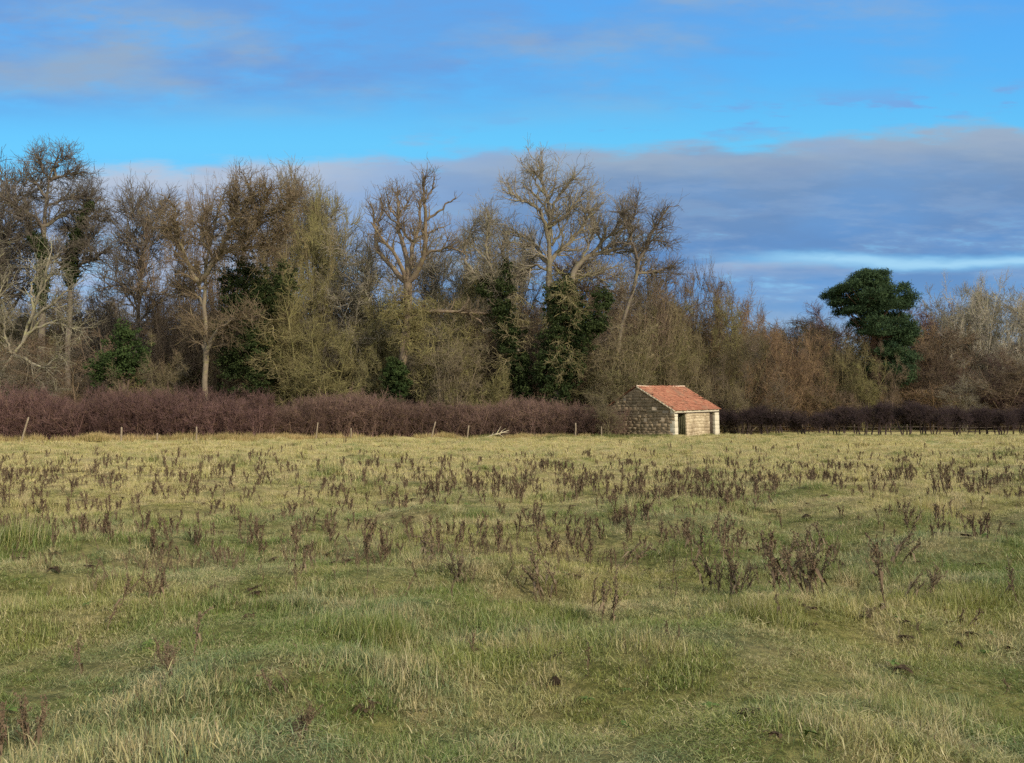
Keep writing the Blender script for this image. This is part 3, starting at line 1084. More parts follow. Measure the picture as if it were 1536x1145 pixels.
tF = traced('bare_tree', 70, [
    ([(598, 610), (600, 560), (606, 520), (612, 460), (612, 412)], 13, 10),
    ([(608, 416), (598, 398), (588, 385), (573, 370), (560, 352), (556, 335), (556, 312), (550, 290), (545, 266)], 7.5, 1.5),
    ([(556, 322), (560, 298), (564, 278), (561, 257)], 3.5, 1.2),
    ([(610, 412), (603, 385), (590, 362), (575, 345), (563, 324)], 6, 1.5),
    ([(612, 410), (612, 382), (606, 354), (595, 328), (591, 302), (592, 276), (590, 256)], 8, 1.5),
    ([(612, 410), (616, 375), (615, 345), (622, 325), (627, 300), (623, 276), (629, 260)], 7, 1.4),
    ([(614, 412), (632, 388), (640, 370), (642, 345), (642, 318), (641, 290), (646, 262)], 8, 1.4),
    ([(640, 372), (658, 365), (676, 364), (700, 372)], 4, 1.2),
    ([(642, 322), (660, 312), (674, 298), (688, 291)], 3.5, 1.2),
    ([(615, 345), (600, 320), (583, 305), (572, 290)], 3.5, 1.2),
    ([(592, 300), (580, 282), (577, 264)], 3, 1),
    ([(642, 345), (655, 332), (668, 330)], 3, 1),
    ([(591, 300), (602, 280), (608, 262)], 3, 1),
    ([(641, 300), (653, 284), (658, 266)], 3, 1),
    ([(612, 470), (630, 455), (660, 452), (700, 455), (735, 452), (760, 458)], 6, 2),
    ([(735, 452), (745, 440), (752, 432)], 3, 1),
    ([(700, 455), (720, 466), (728, 488)], 2.5, 1),
], (0.20, 0.155, 0.11), 'pollarded bare tree with many upright branches above an ivy covered trunk base, left of centre', 23, n=(150, 900, 3000), wig=0.13, trop=0.13,
    ang=(18, 50), labs2=(0.8, 2.3), twig=(0.5, 1.2), depth=0.45)
ivy_on(tF, [(592, 566, 18, 40, 1.0), (590, 550, 15, 20, 0.9), (594, 592, 15, 22, 0.9)], 15000, 32, 0.07, 69.6, mat='ivy', clumps=120, clump=0.3)
ivy_on(tF, [(597, 566, 16, 36, 1.0)], 6000, 33, 0.065, 69.0, mat='ivyl', name='bright_ivy', clumps=60, clump=0.25)
tA = traced('bare_tree', 72, [
    ([(62, 612), (63, 500), (65, 430), (67, 370), (70, 325), (68, 285), (71, 258), (80, 240), (86, 220)], 14, 1.5),
    ([(69, 335), (60, 316), (45, 305), (30, 297), (14, 290), (0, 296)], 5, 1.2),
    ([(70, 330), (84, 311), (97, 299), (112, 300), (124, 292)], 5.5, 1.2),
    ([(68, 280), (56, 264), (45, 252), (34, 240)], 4, 1.2),
    ([(70, 262), (84, 252), (100, 246), (122, 241)], 4, 1.2),
    ([(74, 255), (66, 238), (62, 222)], 3, 1.2),
    ([(80, 242), (94, 228), (106, 222)], 3, 1.2),
    ([(67, 375), (54, 358), (49, 342), (54, 326)], 8, 5),
    ([(68, 300), (84, 288), (104, 280), (116, 272)], 4, 1.2),
    ([(68, 392), (80, 380), (96, 372), (110, 358)], 4, 1.2),
], DARK, 'dark flat-topped bare tree standing tallest at the left of the wood', 24, n=(120, 1300, 5600), wig=0.16, trop=0.06, labs2=(0.9, 2.5), twig=(0.45, 1.15))
ivy_on(tA, [(62, 420, 9, 40, 0.8), (65, 370, 7, 30, 0.7), (52, 350, 6, 16, 0.6)], 12000, 34, 0.07, 71.6, clumps=150, clump=0.26)
tB = traced('bare_tree', 74, [
    ([(100, 612), (102, 500), (105, 425), (108, 376), (118, 350), (125, 322), (138, 309), (150, 294)], 11, 2),
    ([(118, 350), (104, 340), (92, 342)], 3.5, 1.2),
    ([(125, 330), (142, 326), (158, 334), (172, 330)], 3.5, 1.2),
    ([(108, 385), (128, 375), (142, 362), (160, 352)], 4.5, 1.2),
    ([(126, 320), (122, 300), (128, 284)], 3, 1),
    ([(106, 410), (125, 398), (150, 392), (180, 380)], 4.5, 1.2),
    ([(106, 405), (92, 396), (80, 380)], 3.5, 1.2),
], DARK, 'leaning bare tree with an ivy wrapped trunk, right of the flat-topped tree', 25, n=(90, 1000, 3600), wig=0.19, trop=0.06, labs2=(0.8, 2.4))
ivy_on(tB, [(107, 395, 12, 36, 0.9), (116, 358, 10, 22, 0.8), (124, 328, 7, 20, 0.7), (136, 311, 7, 8, 0.5)], 16000, 35, 0.07, 73.4, clumps=120, clump=0.28)
tD = traced('bare_tree', 67, [
    ([(305, 612), (307, 560), (309, 500), (308, 450), (306, 400), (312, 350), (322, 310), (330, 275), (338, 254)], 10, 1.5),
    ([(308, 520), (322, 495), (344, 476), (370, 461), (385, 462)], 7, 3),
    ([(308, 515), (300, 485), (288, 470), (284, 466)], 3.5, 2),
    ([(306, 420), (290, 380), (280, 345), (272, 310), (276, 282)], 6, 1.4),
    ([(308, 395), (330, 362), (350, 330), (362, 298), (372, 262)], 6.5, 1.4),
    ([(330, 362), (355, 352), (385, 335), (410, 305), (428, 270)], 6, 1.4),
    ([(312, 350), (298, 322), (296, 290), (300, 268)], 4, 1.2),
    ([(355, 352), (390, 350), (425, 345), (450, 325)], 5, 1.2),
    ([(350, 330), (372, 310), (392, 282), (398, 258)], 4, 1.2),
    ([(282, 350), (262, 330), (252, 310)], 4, 1.2),
    ([(307, 430), (280, 412), (258, 402)], 4, 1.2),
    ([(410, 305), (440, 300), (458, 285)], 3, 1.2),
], (0.23, 0.19, 0.135), 'broad dense brown bare tree with a pale straight trunk and a bough bent right', 26, n=(330, 2800, 10000), wig=0.2, trop=0.03,
    ctint=(0.21, 0.16, 0.105), labs2=(1.2, 3.2))
ivy_on(tD, [(345, 400, 22, 26, 1.6), (385, 380, 26, 18, 1.6), (400, 420, 36, 36, 1.9), (362, 440, 30, 32, 1.8), (375, 500, 30, 40, 1.8), (345, 530, 20, 36, 1.4),
            (430, 400, 18, 34, 1.4), (395, 560, 26, 26, 1.6), (335, 470, 14, 30, 1.2), (375, 420, 44, 60, 2.2), (370, 520, 44, 60, 2.2)], 40000, 36, 0.08, 68.9, clumps=70, clump=0.42)
# pale leaning boughs at the left edge
tL = traced('leaning_tree', 62, [
    ([(-30, 620), (0, 560), (25, 530), (42, 490), (52, 455), (66, 410), (72, 385)], 5, 2),
    ([(40, 492), (62, 472), (95, 455), (128, 428)], 4, 1.2),
    ([(36, 505), (66, 488), (96, 486), (132, 500)], 4, 1.2),
    ([(30, 532), (52, 545), (70, 555), (85, 545), (98, 535)], 4, 1.2),
    ([(48, 470), (58, 448), (80, 424), (98, 408)], 3.5, 1.2),
    ([(-10, 575), (-14, 520), (2, 470), (10, 420), (8, 370)], 6, 1.6),
    ([(50, 462), (46, 432), (52, 402)], 3, 1.2),
    ([(20, 540), (10, 500), (18, 470)], 3, 1.2),
], PALE, 'pale leaning tree with fanned bare boughs at the left edge of the picture', 27, n=(60, 420, 1300), wig=0.10, trop=0.02, ang=(12, 38), labs2=(1.0, 2.8), depth=0.3)
tD.scale.z = 0.905
tA.scale.z = 0.965
tH.scale.z = 0.962
tF.scale.z = 0.945
# ivy clad leaning tree between the two big ones
tC = traced('ivy_clad_tree', 73, [
    ([(795, 612), (785, 560), (770, 500), (762, 450), (760, 420), (760, 395)], 9, 2),
    ([(762, 450), (745, 430), (722, 420), (706, 408)], 4, 1.5),
    ([(762, 440), (780, 420), (796, 404), (800, 380)], 4, 1.2),
    ([(708, 412), (698, 390), (700, 362), (712, 335)], 3.5, 1.2),
    ([(745, 430), (735, 400), (728, 370), (736, 335)], 3.5, 1.2),
    ([(760, 400), (752, 372), (758, 345)], 3, 1.2),
    ([(772, 505), (752, 498), (735, 480), (722, 478)], 3, 1.2),
], GREY, 'leaning tree smothered in dark ivy between the pollard and the tallest tree', 28, n=(90, 900, 3200), wig=0.16, trop=0.06, labs2=(1, 2.8))
ivy_on(tC, [(760, 405, 8, 18, 0.7), (756, 430, 18, 18, 1.2), (728, 432, 16, 18, 1.2), (752, 462, 22, 22, 1.3), (765, 505, 20, 34, 1.3), (778, 552, 20, 36, 1.3), (788, 592, 16, 26, 1.2)],
       24000, 37, 0.08, 72.6, clumps=90, clump=0.36)

# mossy shoots hanging round the pollard's trunk
def shoots(root, px0, py0, py1, n, Yd, seed, tint, L=(1.0, 3.2), droop=-0.05):
    g = np.random.RandomState(seed)
    a, b = at(px0, py0, Yd), at(px0 - 4, py1, Yd)
    P = np.linspace(a, b, 8)[None] - np.array(root.location)
    A = sprout(g, P, np.full((1, 8), 0.3), n, 0.0, (50, 110), None, 8, 0.24, droop, 0.5, 0.06, 0.3, labs=L)
    B = sprout(g, *A, n * 9, 0.1, (20, 70), None, 6, 0.3, 0.0, 0.7, 0.03, 0.5, labs=(0.5, 1.5))
    C = sprout(g, *B, n * 30, 0.1, (20, 70), None, 4, 0.3, 0.02, 0.8, 0.014, 0.6, labs=(0.3, 0.8))
    o = link('mossy_shoots', wood_mesh('mossy_shoots', [(A[0], np.maximum(A[1], .022), 4), (B[0], np.maximum(B[1], .015), 3), (C[0], np.maximum(C[1], .011), 3)], False), root)
    o.color = tint + (1,)


shoots(tF, 612, 425, 508, 75, 70, 501, (0.27, 0.235, 0.11))
shoots(tH, 850, 400, 560, 60, 71, 502, (0.25, 0.215, 0.115))
shoots(tD, 410, 400, 560, 40, 68.3, 503, (0.235, 0.20, 0.105), (1.2, 3.6))
shoots(tC, 768, 430, 560, 26, 72, 504, (0.25, 0.21, 0.12))

# the ordinary trees of the wood -----------------------------------------------
WG = 'bare trees massed in the wood'
T = [
    (-50, 225, 150, 74, 'ash1', DARK, 'dark bare tree cut off by the left edge of the picture'),
    (18, 262, 95, 80, 'forked1', DARK, 'rounded dark bare crown behind the flat-topped tree'),
    (210, 254, 84, 78, 'ash0', DARK, 'narrow dark bare tree with a round top standing between two lower gaps'),
    (365, 285, 110, 78, 'dome2', BROWN, 'reddish brown twiggy tree top at the crest of the left wood'),
    (418, 248, 90, 84, 'ash1', GREY, 'bare tree whose pale upright twigs poke highest above the brown mass'),
    (462, 262, 90, 80, 'forked0', OLIVE, 'olive tinted bare tree right of the brown mass'),
    (497, 268, 80, 84, 'ash0', GREY, 'grey bare tree left of the pollarded tree'),
    (528, 330, 78, 78, 'forked1', GREY, 'low forked bare tree below the left arms of the pollard'),
    (478, 330, 110, 74, 'scrub1', OLIVE, 'yellow-green lichened tangle of boughs left of the pollard'),
    (660, 320, 84, 92, 'ash2', GREY, 'faint grey bare tree behind the right arms of the pollard'),
    (695, 335, 70, 80, 'forked2', OLIVE, 'crooked olive bare tree right of the pollard'),
    (728, 315, 80, 88, 'ash1', GREY, 'pale thin tree between the pollard and the tallest tree'),
    (775, 330, 80, 90, 'forked0', GREY, 'faint bare tree close behind the left of the tallest tree'),
    (880, 372, 90, 86, 'ash0', BROWN, 'low brown bare tree behind the right limb of the tallest tree'),
    (925, 372, 90, 88, 'forked1', GREY, 'thin grey bare tree under the far reaching right limb'),
]
T += [
    (285, 305, 100, 79, 'dome2', BROWN, 'rounded brown crown at the upper left of the dense mass'),
    (930, 470, 80, 73, 'brush1', (0.22, 0.18, 0.11), 'olive brown brush in front of the slender twin-forked trunk'),
    (185, 400, 100, 84, 'scrub2', DARK, 'dark tangled tree with small gaps of sky left of the broad brown tree'),
    (240, 372, 90, 80, 'scrub1', BROWN, 'brown tangled tree at the left flank of the broad dense tree'),
    (325, 298, 110, 80, 'dome0', BROWN, 'rounded brown crown behind the left of the broad dense tree'),
    (395, 288, 110, 76, 'dome1', (0.25, 0.195, 0.12), 'rounded brown crown forming the top of the dense mass'),
    (445, 318, 90, 74, 'dome2', (0.28, 0.23, 0.12), 'olive brown crown at the right flank of the dense mass'),
    (452, 400, 90, 70, 'scrub2', OLIVE, 'lichened olive tree hanging in front of the dark ivy'),
    (500, 390, 110, 76, 'scrub0', GREY, 'grey gnarled tree low between the dense mass and the pollard'),
    (545, 420, 90, 74, 'scrub2', OLIVE, 'olive gnarled tree low left of the pollard'),
    (572, 450, 60, 74, 'scrub1', OLIVE, 'olive tangle hanging round the pollard trunk, left half'),
    (645, 445, 76, 72.5, 'scrub0', OLIVE, 'olive tangle hanging round the pollard trunk, right half'),
    (690, 400, 90, 78, 'scrub1', (0.27, 0.21, 0.12), 'orange-olive lichened tree right of the pollard'),
    (700, 350, 60, 82, 'ash2', GREY, 'spindly bare tree over the orange-olive lichened one'),
    (800, 420, 80, 78, 'scrub0', BROWN, 'brown tree behind the gap between the two dark ivy masses'),
    (740, 430, 80, 80, 'brush1', BROWN, 'brown brush tree behind the leaning ivy tree'),
    (880, 430, 90, 80, 'scrub1', BROWN, 'brown tree behind the biggest ivy mass'),
    (945, 425, 90, 80, 'brush0', BROWN, 'brown tree between biggest ivy mass and rounded clump'),
    (30, 380, 110, 76, 'scrub1', GREY, 'grey tangled tree behind the pale leaning boughs'),
]
for a in T:
    tree(*a, group=WG)
# the rounded brown clump to the right of the tall trees
T2 = [
    (985, 402, 84, 84, 'brush0', BROWN, 'brown brushy tree at the left shoulder of the rounded clump'),
    (1022, 380, 84, 92, 'forked2', DARK, 'dark twiggy tree at the summit of the rounded clump'),
    (1052, 388, 100, 92, 'dome2', BROWN, 'red-brown tree just right of the summit of the rounded clump'),
    (1082, 408, 110, 93, 'dome2', BROWN, 'brown tree on the right-hand slope of the rounded clump'),
    (1118, 432, 110, 93, 'dome1', RUST, 'rust tinted tree lower on the slope of the rounded clump'),
    (1150, 448, 92, 96, 'scrub0', RUST, 'rusty low tree near the right foot of the rounded clump'),
    (1185, 470, 100, 96, 'dome0', BROWN, 'low brown tree at the right foot of the rounded clump'),
    (1045, 432, 110, 86, 'dome0', OLIVE, 'olive rounded tree behind the tiled roof'),
    (995, 450, 90, 80, 'brush2', OLIVE, 'olive upright brush left above the barn ridge'),
    (1140, 475, 90, 86, 'scrub2', GREY, 'grey twisted tree standing in front of the rusty ones'),
    (1095, 470, 90, 84, 'dome0', (0.22, 0.18, 0.10), 'tall tan rounded tree right of the barn roof'),
    (1232, 426, 56, 104, 'ash2', PURP, 'small purplish bare tree just left of the dark pine'),
    (1218, 445, 50, 106, 'forked0', PURP, 'low purplish bare tree left of the pine'),
    (1250, 478, 80, 96, 'brush1', OLIVE, 'olive brush tree in front of the left side of the pine'),
    (1225, 485, 90, 98, 'scrub1', BROWN, 'brown tangled tree left below the pine'),
    (1392, 446, 70, 112, 'forked1', PURP, 'faint bare tree right behind the pine'),
    (1428, 432, 80, 114, 'brush2', GREY, 'pale grey rod-like tree second right of the pine'),
    (1472, 420, 92, 100, 'forked0', PALE, 'pale many-stemmed tree, tallest of those right of the pine'),
    (1515, 432, 86, 108, 'brush0', GREY, 'pale brushy tree near the right edge of the picture'),
    (1562, 446, 90, 104, 'ash0', GREY, 'bare tree cut off by the right edge of the picture'),
    (1385, 488, 80, 98, 'scrub2', RUST, 'orange-brown bush-like tree right of the pine'),
    (1430, 500, 90, 96, 'scrub0', BROWN, 'brown tangle below the pale rod-like tree'),
    (1530, 490, 90, 92, 'scrub1', GREY, 'grey tangle low at the right edge'),
]
T2 += [
    (1330, 512, 56, 87, 'scrub1', BROWN, 'brown scrub tree over the foot of the pine'),
    (1296, 530, 50, 87, 'scrub2', OLIVE, 'olive scrub tree left of the pine foot'),
    (1015, 400, 110, 88, 'dome0', BROWN, 'rounded dense brown tree forming the left top of the clump'),
    (1070, 410, 120, 88, 'dome1', (0.28, 0.20, 0.125), 'rounded dense brown tree forming the middle of the clump'),
    (1130, 438, 110, 86, 'dome2', RUST, 'rounded dense rusty tree on the right of the clump'),
    (1180, 472, 100, 88, 'dome0', RUST, 'low rounded brown tree at the end of the clump'),
    (985, 432, 100, 78, 'dome2', (0.25, 0.20, 0.12), 'rounded olive brown tree left over the barn ridge'),
    (1050, 468, 110, 82, 'dome1', (0.24, 0.195, 0.115), 'rounded olive brown tree straight above the barn roof'),
    (1110, 490, 110, 82, 'dome2', (0.22, 0.17, 0.12), 'rounded greyish brown tree right above the barn roof'),
    (1210, 492, 110, 90, 'dome1', BROWN, 'rounded brown tree left below the pine'),
    (1248, 500, 80, 92, 'dome0', (0.27, 0.22, 0.12), 'rounded olive tree under the left side of the pine'),
    (1400, 480, 90, 102, 'dome0', (0.28, 0.18, 0.10), 'rounded tawny tree touching the right side of the pine'),
    (1405, 520, 80, 92, 'dome1', BROWN, 'low rounded brown tree right of the pine foot'),
    (1450, 462, 110, 104, 'dome2', GREY, 'rounded grey tree behind the pale many-stemmed one'),
    (1470, 424, 110, 97, 'dome1', (0.40, 0.355, 0.28), 'pale rounded crown of fine upright twigs right of the pine'),
    (1530, 460, 110, 100, 'dome0', GREY, 'rounded grey tree at the right edge'),
    (1500, 520, 110, 90, 'scrub2', BROWN, 'brown tangle below the pale rounded crown'),
    (1445, 540, 100, 88, 'scrub1', GREY, 'grey twisted low tree behind the right-hand hedge'),
]
for a in T2:
    if 975 < a[0] < 1245:        # twigs end a little above the measured crown
        a = (a[0], a[1] + (12 if a[0] < 1045 else 27)) + a[2:]
    a = a[:5] + (tuple(c * (0.8 if a[5] in (OLIVE, BROWN) or a[0] < 1200 else 0.9) for c in a[5]),) + a[6:]
    tree(*a, group='bare trees right of the tall ones')

# thicket in several ranks
rngT = random.Random(9)
ranks = [(106, 455, 510, 22, 'rearmost'), (96, 440, 560, 24, 'far'), (84, 455, 540, 26, 'middle'), (75, 480, 560, 32, 'front')]
cols_left = [BROWN, BROWN, OLIVE, GREY, DARK]
cols_right = [BROWN, RUST, OLIVE, BROWN, PURP]
for Yd, t0_, t1_, step, rk in ranks:
    x = -60
    while x < 1600:
        if rk == 'front' and (930 < x < 1100 or 715 < x < 905 or 320 < x < 415 or 560 < x < 620 or 1290 < x < 1375) or (rk == 'middle' and 1290 < x < 1375):
            x += step
            continue
        right = x > 960
        yd = Yd + (10 if right else 0) + rngT.uniform(-3, 3) + (10 if x > 1180 else 0) * (rk != 'far')
        if rk == 'front' and right:
            yd = 92 + rngT.uniform(-2, 3)
        top = rngT.uniform(t0_, t0_ + (40 if rk in ('far', 'rearmost') else 75))
        if right:
            top += 46 if rk in ('far', 'rearmost') else 48
        if 440 < x < 700 and rk != 'far':
            top -= 10
        tint = rngT.choice(cols_right if right else cols_left)
        k = (0.8 if rk in ('far', 'rearmost') else 1.0) * (0.82 if right else 0.92)
        tint = tuple(c * k for c in tint)
        lib = rngT.choice(['scrub0', 'scrub1', 'scrub2', 'brush0', 'brush1', 'dome0', 'dome1', 'dome2'])
        side = 'right of the barn' if right else 'left of the barn'
        tree(x, top, rngT.uniform(78, 120), yd, lib, tint,
             'low bare scrub tree in the %s rank of the thicket %s' % (rk, side), name='scrub_tree', cat='tree', group='scrub trees of the thicket')
        x += step * rngT.uniform(0.8, 1.25)

# particular shrubs
def shrub(px, top, wpx, Yd, lib, tint, label):
    return tree(px, top, wpx, Yd, lib, tint, label, name='shrub', cat='shrub')


shrub(455, 480, 90, 72, 'scrub0', OLIVE, 'yellow-green lichened shrub with drooping boughs below the dense brown tree')
shrub(500, 478, 110, 70, 'scrub2', OLIVE, 'yellow-green lichened shrub left of the ivy covered trunk base')
shrub(548, 485, 60, 71.5, 'scrub1', (0.25, 0.225, 0.12), 'lichened shrub just left of the ivy covered trunk base')
shrub(672, 470, 90, 70.5, 'brush1', (0.22, 0.18, 0.12), 'clump of slim pale stems between ivy trunk base and leaning ivy tree')
shrub(905, 500, 90, 74, 'scrub0', (0.24, 0.215, 0.11), 'olive thorny shrub against the left side of the barn')
shrub(948, 530, 70, 76, 'brush0', OLIVE, 'small olive shrub behind the barn gable')
shrub(240, 500, 90, 64, 'scrub1', (0.22, 0.18, 0.11), 'brown-green shrub right of the holly')
shrub(20, 520, 110, 63, 'scrub2', GREY, 'grey tangled shrub at the left edge behind the hedge')
shrub(90, 510, 100, 66, 'scrub0', BROWN, 'brown tangled shrub left of the holly')
shrub(1290, 568, 70, 94, 'brush2', OLIVE, 'yellowish low brush under the pine')
shrub(1078, 570, 46, 82, 'brush1', (0.50, 0.42, 0.24), 'pale straw coloured brush just right of the barn roof')
shrub(1180, 560, 80, 88, 'scrub1', OLIVE, 'olive low scrub in the gap behind the right-hand hedge')
shrub(1400, 570, 90, 90, 'brush0', RUST, 'orange-tan low brush right below the pine')


shrub(915, 582, 48, 66.6, 'scrub2', (0.21, 0.175, 0.11), 'small twiggy shrub overlapping the left corner of the barn gable')


def leafy(name, cat, label, px, Yd, blobs, n, mat, seed, size=0.11, stem=((0, 0), (0, 0)), clumps=50, clump=0.4, part='foliage', w=7):
    b = at(px, 640, Yd)
    gz = float(ground_z(b[0], Yd))
    root = link(name, None, loc=(b[0], Yd, gz), label=label, cat=cat)
    me = leaf_mass(blobs, n, size, M[mat], seed, Yd, root.location, clump=clump, clumps=clumps, name=part)
    link(part, me, root)
    g = np.random.RandomState(seed + 1)
    tops = [at(bb[0], bb[1], Yd) for bb in blobs]
    P = []
    for tpt in tops:
        a = np.array([g.normal(0, .1), g.normal(0, .1), -0.1])
        e = tpt - np.array(root.location)
        tt = np.linspace(0, 1, 8)[:, None]
        mid = np.array([e[0] * 0.15, 0, 0])
        P.append(a * (1 - tt) ** 2 + 2 * (1 - tt) * tt * (mid + np.array([0, 0, e[2] * 0.6])) + tt ** 2 * e)
    P = np.array(P)
    R = np.linspace(w * Yd / F * 0.5, 0.03, 8)[None].repeat(len(P), 0)
    o = link('trunk', wood_mesh('trunk', [(P, R, 7)]), root)
    o.color = (0.15, 0.11, 0.08, 1)
    return root


leafy('holly_bush', 'bush', 'dark glossy green bush behind the purple hedge, left part of the wood', 185, 66,
      [(172, 545, 30, 34, 1.6), (200, 535, 26, 36, 1.6), (150, 560, 22, 20, 1.2), (185, 505, 18, 22, 1.2)], 11000, 'ivyl', 51, 0.08, clumps=70, clump=0.36)
leafy('dark_bush', 'bush', 'small round dark evergreen bush low behind the right-hand hedge', 1137, 92,
      [(1137, 580, 16, 16, 1.2), (1128, 590, 14, 12, 1.1)], 7000, 'ivy', 52, 0.08, clumps=60, clump=0.36)

# Scots pine
pine = link('pine_tree', None, loc=(0, 0, 0), label='dark green round-headed pine standing over the bare trees on the right', cat='tree')
pY = 91
pb = at(1318, 640, pY)
pine.location = (pb[0], pY, float(ground_z(pb[0], pY)))


def pine_parts():
    g = np.random.RandomState(61)
    org = np.array(pine.location)
    pads = [(1290, 425, 24, 13), (1268, 438, 18, 11), (1310, 428, 22, 12), (1332, 445, 22, 13), (1262, 455, 14, 8), (1290, 448, 24, 11),
            (1318, 462, 26, 12), (1345, 462, 17, 13), (1352, 482, 13, 12), (1300, 473, 22, 10), (1276, 470, 16, 7), (1332, 486, 24, 11),
            (1312, 500, 22, 12), (1338, 508, 18, 13), (1325, 528, 22, 15), (1345, 540, 20, 16), (1320, 556, 22, 16), (1348, 570, 22, 16), (1330, 586, 26, 14), (1300, 432, 20, 16), (1350, 500, 12, 14), (1300, 452, 30, 16), (1326, 458, 28, 14), (1340, 476, 22, 12), (1330, 520, 22, 14), (1346, 556, 20, 14), (1255, 444, 10, 7), (1296, 418, 14, 9), (1308, 415, 12, 8), (1356, 515, 14, 18), (1352, 495, 18, 16), (1300, 486, 18, 10), (1300, 500, 22, 14), (1340, 540, 24, 18), (1280, 455, 26, 16), (1350, 455, 14, 12), (1330, 432, 18, 12)]
    m = pY / F
    V, TI = [], []
    P, R = [], []
    tr = [np.array([0, 0, -0.2]), np.array([0.3, 0, 4.0]), np.array([0.0, 0.2, 8.0]), at(1305, 480, pY) - org, at(1295, 430, pY) - org]
    s = np.linspace(0, 4, 12)
    trunk = np.stack([np.interp(s, np.arange(5), np.array(tr)[:, c]) for c in range(3)], 1)
    for (px, py, rx, rz) in pads:
        for dpt in (-1.9, 0.0, 1.9):
            if dpt and g.uniform() < 0.25:
                continue
            c = at(px + g.normal(0, 4), py + g.normal(0, 2), pY) - org + np.array([0, dpt * g.uniform(0.6, 1.4), 0])
            k = 26
            u = norm(g.normal(0, 1, (k, 3))) * (g.uniform(0.2, 1, k) ** 0.5)[:, None] * np.array([rx * m, rx * m * 0.9, rz * m])
            u[:, 2] = u[:, 2] * 0.62 + 0.25 * (1 - (u[:, 0] / (rx * m)) ** 2)
            cc = c + u
            nn = 900
            j = g.randint(0, k, nn)
            d = norm(g.normal(0, 1, (nn, 3)) + np.array([0, 0, 0.5]))
            st = cc[j] + g.normal(0, 1, (nn, 3)) * np.array([0.26, 0.26, 0.13])
            L = g.uniform(0.16, 0.34, nn)[:, None]
            sd = norm(np.cross(d, norm(g.normal(0, 1, (nn, 3))))) * 0.032
            V.append(np.stack([st - sd, st + sd, st + d * L + sd * 0.5, st + d * L - sd * 0.5], 1).reshape(-1, 3))
            TI.append(np.repeat(g.uniform(0, 1, k)[j] * 0.6 + g.uniform(0, 0.4, nn), 4))
            b = trunk[g.randint(5, 12)]
            t = np.linspace(0, 1, 6)[:, None]
            P.append(b * (1 - t) + c * t + np.array([0, 0, -0.35]) * np.sin(t * np.pi))
            R.append(np.linspace(0.09, 0.02, 6))
    V = np.concatenate(V)
    link('crown', mesh_np('crown', V, np.arange(len(V)).reshape(-1, 4), mats=[M['pine']], attr={'tint': np.concatenate(TI)}), pine)
    o = link('trunk', wood_mesh('trunk', [(trunk[None], np.linspace(0.36, 0.08, 12)[None], 9)]), pine)
    o.color = (0.2, 0.12, 0.08, 1)
    o = link('boughs', wood_mesh('boughs', [(np.array(P), np.array(R), 5)]), pine)
    o.color = (0.2, 0.12, 0.08, 1)


pine_parts()


# ------------------------------------------------------------------ hedges
def hedge_section(seed, length, H, thick, open_base=False):
    g = np.random.RandomState(seed)
    n = 46 if not open_base else 7
    x = g.uniform(-length / 2, length / 2, n)
    st = np.stack([x, g.normal(0, thick * 0.16, n), np.full(n, -0.05)], 1)
    if not open_base:
        dr = np.stack([g.normal(0, .25, n), g.normal(0, .28, n), np.ones(n)], 1)
        P = run(g, st, dr, g.uniform(0.7, 1.0, n) * H, 8, 0.09, 0.07)
        R = g.uniform(0.014, 0.032, n)[:, None] * np.linspace(1, 0.3, 8)[None]
        A = sprout(g, P, R, 420, 0.03, (15, 65), None, 6, 0.13, 0.12, 0.7, 0.015, 0.5, labs=(0.5, 1.5))
        B = sprout(g, *A, 2400, 0.1, (15, 60), None, 5, 0.16, 0.13, 0.8, 0.010, 0.6, labs=(0.3, 0.85))
        C = sprout(g, *B, 3600, 0.1, (15, 60), None, 4, 0.18, 0.12, 0.8, 0.0075, 0.6, labs=(0.18, 0.5))
    else:
        dr = np.stack([g.normal(0, .22, n), g.normal(0, .2, n), np.ones(n)], 1)
        P = run(g, st, dr, g.uniform(0.75, 1.0, n) * H * 0.75, 8, 0.14, 0.03)
        R = g.uniform(0.045, 0.085, n)[:, None] * np.linspace(1, 0.35, 8)[None]
        A = sprout(g, P, R, 300, 0.58, (25, 80), None, 6, 0.2, 0.06, 0.6, 0.025, 0.5, labs=(0.5, 1.3))
        B = sprout(g, *A, 2600, 0.1, (20, 70), None, 4, 0.22, 0.06, 0.8, 0.012, 0.6, labs=(0.3, 0.8))
        C = sprout(g, *B, 5200, 0.1, (20, 75), None, 3, 0.22, 0.04, 0.8, 0.009, 0.6, labs=(0.18, 0.45))
    sets_s = [(P, R, 5)]
    sets_t = [(A[0], np.maximum(A[1], .008), 3), (B[0], np.maximum(B[1], .0065), 3), (C[0], np.maximum(C[1], .006), 3)]
    return wood_mesh('stems', sets_s), wood_mesh('twigs', sets_t, False)


HS = [hedge_section(70 + i, 3.4, 3.0, 1.6) for i in range(4)]
HO = [hedge_section(80 + i, 3.4, 3.0, 1.6, True) for i in range(4)]


